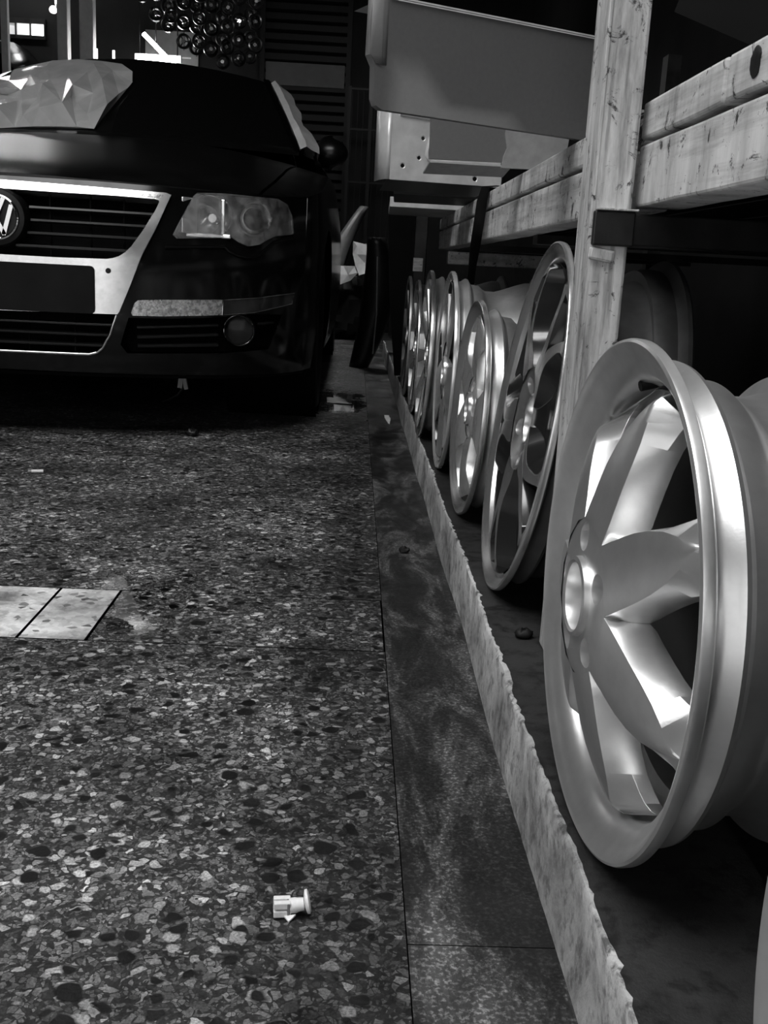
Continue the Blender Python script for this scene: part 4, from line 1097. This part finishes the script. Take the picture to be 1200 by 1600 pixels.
# bunch of hanging black rings
rnd = random.Random(11)
ringm = None
spots = []
wires = []
for i in range(13):
    wx = -1.62 + .068 * i; wy = 8.05 + .15 * (i % 3) + .05 * rnd.random(); wires.append((wx, wy))
    zz = (1.97 + max(0, -1.2 - wx) * .8) + rnd.uniform(0, .1)
    while zz < 2.7: spots.append((wx, wy - .022, zz)); zz += rnd.uniform(.125, .165)
rm = MB().lathe([(-.018, .046), (-.012, .054), (.012, .054), (.018, .046), (.012, .036), (-.012, .036)], 28, 'Y').mesh('ring')
hm = MB().lathe([(-.012, .0001), (-.012, .013), (.012, .013), (.012, .0001)], 16, 'Y').mesh('hub')
sm2 = MB()
for k in range(3): sm2.box((.025 * math.cos(2.1 * k), 0, .025 * math.sin(2.1 * k)), (.034, .008, .009), Matrix.Rotation(-2.1 * k, 3, 'Y'))
sm2 = sm2.mesh('spokes')
first = True
for wx, wy in wires:
    r = empty('pulley_string', (wx, wy, 3.39)); tag(r, 'string of glossy black pulleys in the dark bunch hanging behind the car', 'pulleys', 'pulley strings hanging behind the car')
    zs = [z for x, y, z in spots if x == wx]
    MB().tube([(0, 0, 0), (0, 0, min(zs) - 3.45)], .003, 5).build('wire', M['cloth'], r)
    for z in zs:
        rot = (rnd.uniform(-.25, .25), rnd.uniform(0, 3), rnd.uniform(-.35, .35))
        q = link('pulley', rm, [M['cloth']] if first else [], r, 40 if first else None); q.location = (0, -.02, z - 3.39); q.rotation_euler = rot
        for nm, me_, mt, sm_ in (('hub', hm, 'reflector', 40), ('spokes', sm2, 'cloth', None)): link(nm, me_, [M[mt]] if first else [], q, sm_ if first else None)
        first = False
# roller shutter on the back wall
sh = empty('roller_shutter', (-.50, 9.22, 0)); tag(sh, 'dark slatted roller shutter on the back wall', 'shutter')
slm = MB(); slm.add([(-.34, .03, 0), (.34, .03, 0), (.34, 0, .02), (-.34, 0, .02), (.34, 0, .068), (-.34, 0, .068), (.34, .03, .078), (-.34, .03, .078)], [(0, 1, 2, 3), (3, 2, 4, 5), (5, 4, 6, 7)]); slm = slm.mesh('slat')
for k in range(36):
    o = link('slat', slm, [M['shutter']] if k == 0 else [], sh); o.location = (0, 0, .3 + k * .078)
for x in (-.36, .36): mb = MB(); mb.span((x - .02, -.02, 0), (x + .02, .07, 3.15)); mb.build('guide', M['shutter'], sh)
mb = MB(); mb.span((-.33, -.01, 1.99), (.33, .0, 2.17)); mb.build('notice_strip', M['notice'], sh)
# wire gate right of it
gt = empty('wire_gate', (.06, 8.6, 0)); tag(gt, 'dark wire mesh gate at the far end of the aisle', 'gate')
for x in (-.17, .0, .24): mb = MB(); mb.span((x - .012, 0, 0), (x + .012, .025, 1.92)); mb.build('stile', M['shutter'], gt)
for z in (.3, .75, 1.2, 1.6, 1.9): mb = MB(); mb.span((-.17, .002, z - .008), (.24, .02, z + .008)); mb.build('rail', M['shutter'], gt)
for k in range(9): mb = MB(); mb.tube([(-.15 + k * .045, .012, .05), (-.15 + k * .045, .012, 1.9)], .003, 5); mb.build('bar', M['shutter'], gt)
mb = MB(); mb.span((-.085, 7.1, 0), (.18, 7.16, .012)); o = mb.build('trim_1', M['dull_alloy']); tag(o, kind='structure')
# pile between the car and the rack
pr = empty('fender_panel', (-.10, 8.2, .0)); tag(pr, 'pale grey curved plastic wing panel standing upright in the junk pile', 'panel')
mb = MB(); rows = []
for i in range(18):
    t = i / 17; z = .04 + .96 * t; c = -.16 + .30 * t ** 2.0; w = .105 * (1 - .72 * t ** 2)
    rows.append([(c + w * k, .08 * k * k + .06 * t, z + .03 * k * (1 - t)) for k in (-1, -.8, -.4, 0, .4, .8, 1)])
mb.grid(rows); o = mb.build('shell', M['grey_plastic'], pr, 60); s = o.modifiers.new('solid', 'SOLIDIFY'); s.thickness = .006
mb = MB(); mb.tube([(-.22, .03, .12), (-.16, .05, .45), (-.10, .06, .7)], .014, 6); mb.build('mounting_rib', M['plastic'], pr)
def crumple(name, label, loc, pts, th, seed, mat, cat):
    mb = MB(); rr = random.Random(seed); P, T = flat_patch(pts, [], .06)
    V = [(x, rr.uniform(-1, 1) * th, z) for x, z in P]; mb.add(V, T); o = mb.build(name, mat); o.location = loc
    s = o.modifiers.new('solid', 'SOLIDIFY'); s.thickness = .003
    return tag(o, label, cat)
crumple('paper_bag', 'crumpled white paper bag standing on the junk pile', (.0, 7.72, .50), [(-.032, .22), (.05, .205), (.125, .222), (.118, .11), (.08, .0), (.02, -.02), (-.01, .05), (-.03, .13)], .018, 3, M['paper'], 'bag')
crumple('paper_sheet', 'folded white sheet lying across the black junk bag', (-.11, 7.70, .40), [(-.10, .11), (-.07, .14), (.10, .145), (.125, .10), (.07, .04), (.0, .01), (-.08, -.01), (-.09, .05)], .016, 5, M['paper'], 'sheet')
crumple('scrap_and_glint', 'small white scrap at the foot of the black junk bag', (-.185, 7.70, .17), [(-.03, .05), (.03, .055), (.032, .01), (.0, -.08), (-.022, -.05)], .015, 8, M['paper'], 'scrap')
mb = MB(); rows = []
for i in range(13):
    ph = -PI / 2 + PI * i / 12; row = []
    for k in range(26):
        q = 2 * PI * k / 26; n1 = 1 + .3 * mnoise.noise(Vector((math.cos(q) * 3, math.sin(q) * 3, ph * 3))); row.append((.20 * math.cos(ph) ** .7 * math.cos(q) * n1, .19 * math.cos(ph) ** .7 * math.sin(q) * n1, .24 + .24 * math.sin(ph) * (1 + .2 * mnoise.noise(Vector((q, ph, 3))))))
    rows.append(row)
mb.grid(rows, 0, True); o = mb.build('junk_bag', M['cloth'], None, 25); o.location = (-.07, 7.96, 0); tag(o, 'black plastic bag of scrap on the floor between car and rack', 'bag')
# black bumper cover on end
bp = empty('bumper_cover', (.12, 5.72, 0)); tag(bp, 'black bumper cover standing on end beside the dark far wheels', 'bumper')
mb = MB(); rows = []
for i in range(20):
    t = i / 19; z = .70 * t; c = -.055 + .06 * math.sin(t * PI * .8) - .03 * (1 - t) ** 3
    rows.append([(c + .085 * math.sin(a) * (.55 + .45 * math.sin(t * PI * .9 + .2)), .07 * math.cos(a) * -1 + .02, z) for a in (-1.4, -1.0, -.5, 0, .5, 1.0, 1.4)])
mb.grid(rows); o = mb.build('shell', M['panel_dark'], bp, 60); s = o.modifiers.new('solid', 'SOLIDIFY'); s.thickness = .005
mb = MB(); mb.tube([(-.01, -.06, .08), (.0, -.062, .3), (-.01, -.06, .6)], .004, 6); mb.build('crease_highlight', M['grey_plastic'], bp, 60)  # pale tube paints the vertical highlight on the black shell

# ------------------------------------------------------------------ small things on the floor
# trim clip
c = empty('trim_clip', (-.032, .771, 0), (0, 0, math.radians(6))); tag(c, 'white plastic trim clip lying on the terrazzo in front', 'clip')
h = MB().lathe([(.010, .0001), (.0108, .006), (.012, .0100), (.0142, .0102), (.0152, .008), (.0155, .0001)], 28, 'X', (0, 0, 0)).build('head', M['clip'], c, 40); h.location = (.001, 0, .0104); h.rotation_euler = (0, -.18, 0)
mb = MB(); mb.lathe([(.011, .0001), (.011, .0052), (.006, .0058), (.004, .0064), (-.001, .0064), (-.001, .0001)], 20, 'X'); b = mb.build('neck', M['clip'], c, 40); b.location = (.0, 0, .0092); b.rotation_euler = (0, -.12, 0)
for yy, zz in ((-.0035, .0048), (.0035, .0048), (-.0035, .0125), (.0035, .0125)):
    mb = MB(); mb.box((-.0075, yy, zz), (.0145, .0052, .0062)); mb.build('prong', M['clip'], c, None, .0009)
mb = MB(); mb.box((-.0022, 0, .0088), (.003, .0126, .0125)); mb.build('collar', M['grey_plastic'], c, None, .0008)
mb = MB(); mb.add([(-.006, -.006, .004), (.004, -.006, .005), (-.002, -.0105, .0015), (-.006, -.006, .0025), (.004, -.006, .0035), (-.002, -.0105, .0004)], [(0, 1, 2), (5, 4, 3), (0, 3, 4, 1), (1, 4, 5, 2), (2, 5, 3, 0)]); mb.build('barb', M['clip'], c)
# cigarette end
r = empty('cigarette_end', (-.774, 2.528, .0045), (0, 0, .25)); tag(r, 'white cigarette end on the floor in front of the car', 'cigarette')
MB().tube([(-.012, 0, 0), (.016, 0, 0)], .0042, 10).build('paper_tube', M['paper'], r, 60)
MB().tube([(-.020, 0, 0), (-.0121, 0, 0)], .0043, 10).build('filter', M['primer_light'], r, 60)
def lump(name, label, loc, rad, seed, mat, cat='debris'):
    mb = MB(); rows = []
    for i in range(7):
        ph = -PI / 2 + PI * i / 6; rows.append([(rad * math.cos(ph) * math.cos(q) * (1 + .5 * mnoise.noise(Vector((math.cos(q) * 2, math.sin(q) * 2 + seed, ph * 2)))), rad * .8 * math.cos(ph) * math.sin(q) * (1 + .5 * mnoise.noise(Vector((q + seed, ph, 1)))), rad * .55 * (1 + math.sin(ph)) * (1 + .6 * mnoise.noise(Vector((q * 2, ph * 3, seed))))) for q in [2 * PI * k / 12 for k in range(12)]])
    mb.grid(rows, 0, True); o = mb.build(name, mat, None, 50); o.location = loc; return tag(o, label, cat)
lump('dirt_lump', 'dark crumb of dirt in the gutter below the wheels', (.118, 1.935, -.001), .011, 2, M['rubber'])
lump('dirt_lump', 'dark clod of grime on the kerb behind the nearest wheel', (.232, 1.22, KZ - .002), .012, 5, M['rubber'])
lump('scrap_knob', 'round dark knob lying in the shadow under the car nose', (-.49, 3.18, -.001), .022, 9, M['plastic'])
def scrap(label, loc, pts, seed):  # flat white pieces stand in for bright reflections on the wet floor
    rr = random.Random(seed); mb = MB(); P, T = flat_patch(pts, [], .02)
    V = [(x, y, .0015 + rr.uniform(0, .004)) for x, y in P]; mb.add(V, T); o = mb.build('scrap_and_glint', M['paper']); o.location = loc
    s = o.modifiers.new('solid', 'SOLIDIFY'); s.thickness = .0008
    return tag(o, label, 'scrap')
scrap('white patch standing in for a reflection on the wet floor beside the front tyre', (-.055, 4.2, 0), [(-.045, .09), (-.01, .06), (.0, -.02), (.05, -.06), (.06, -.09), (.01, -.08), (-.04, -.07)], 1)
scrap('narrow pale patch standing in for a reflection streak beside the far wheels', (.138, 3.72, 0), [(-.010, .10), (.008, .10), (.011, .02), (.004, -.11), (-.007, -.03)], 2)
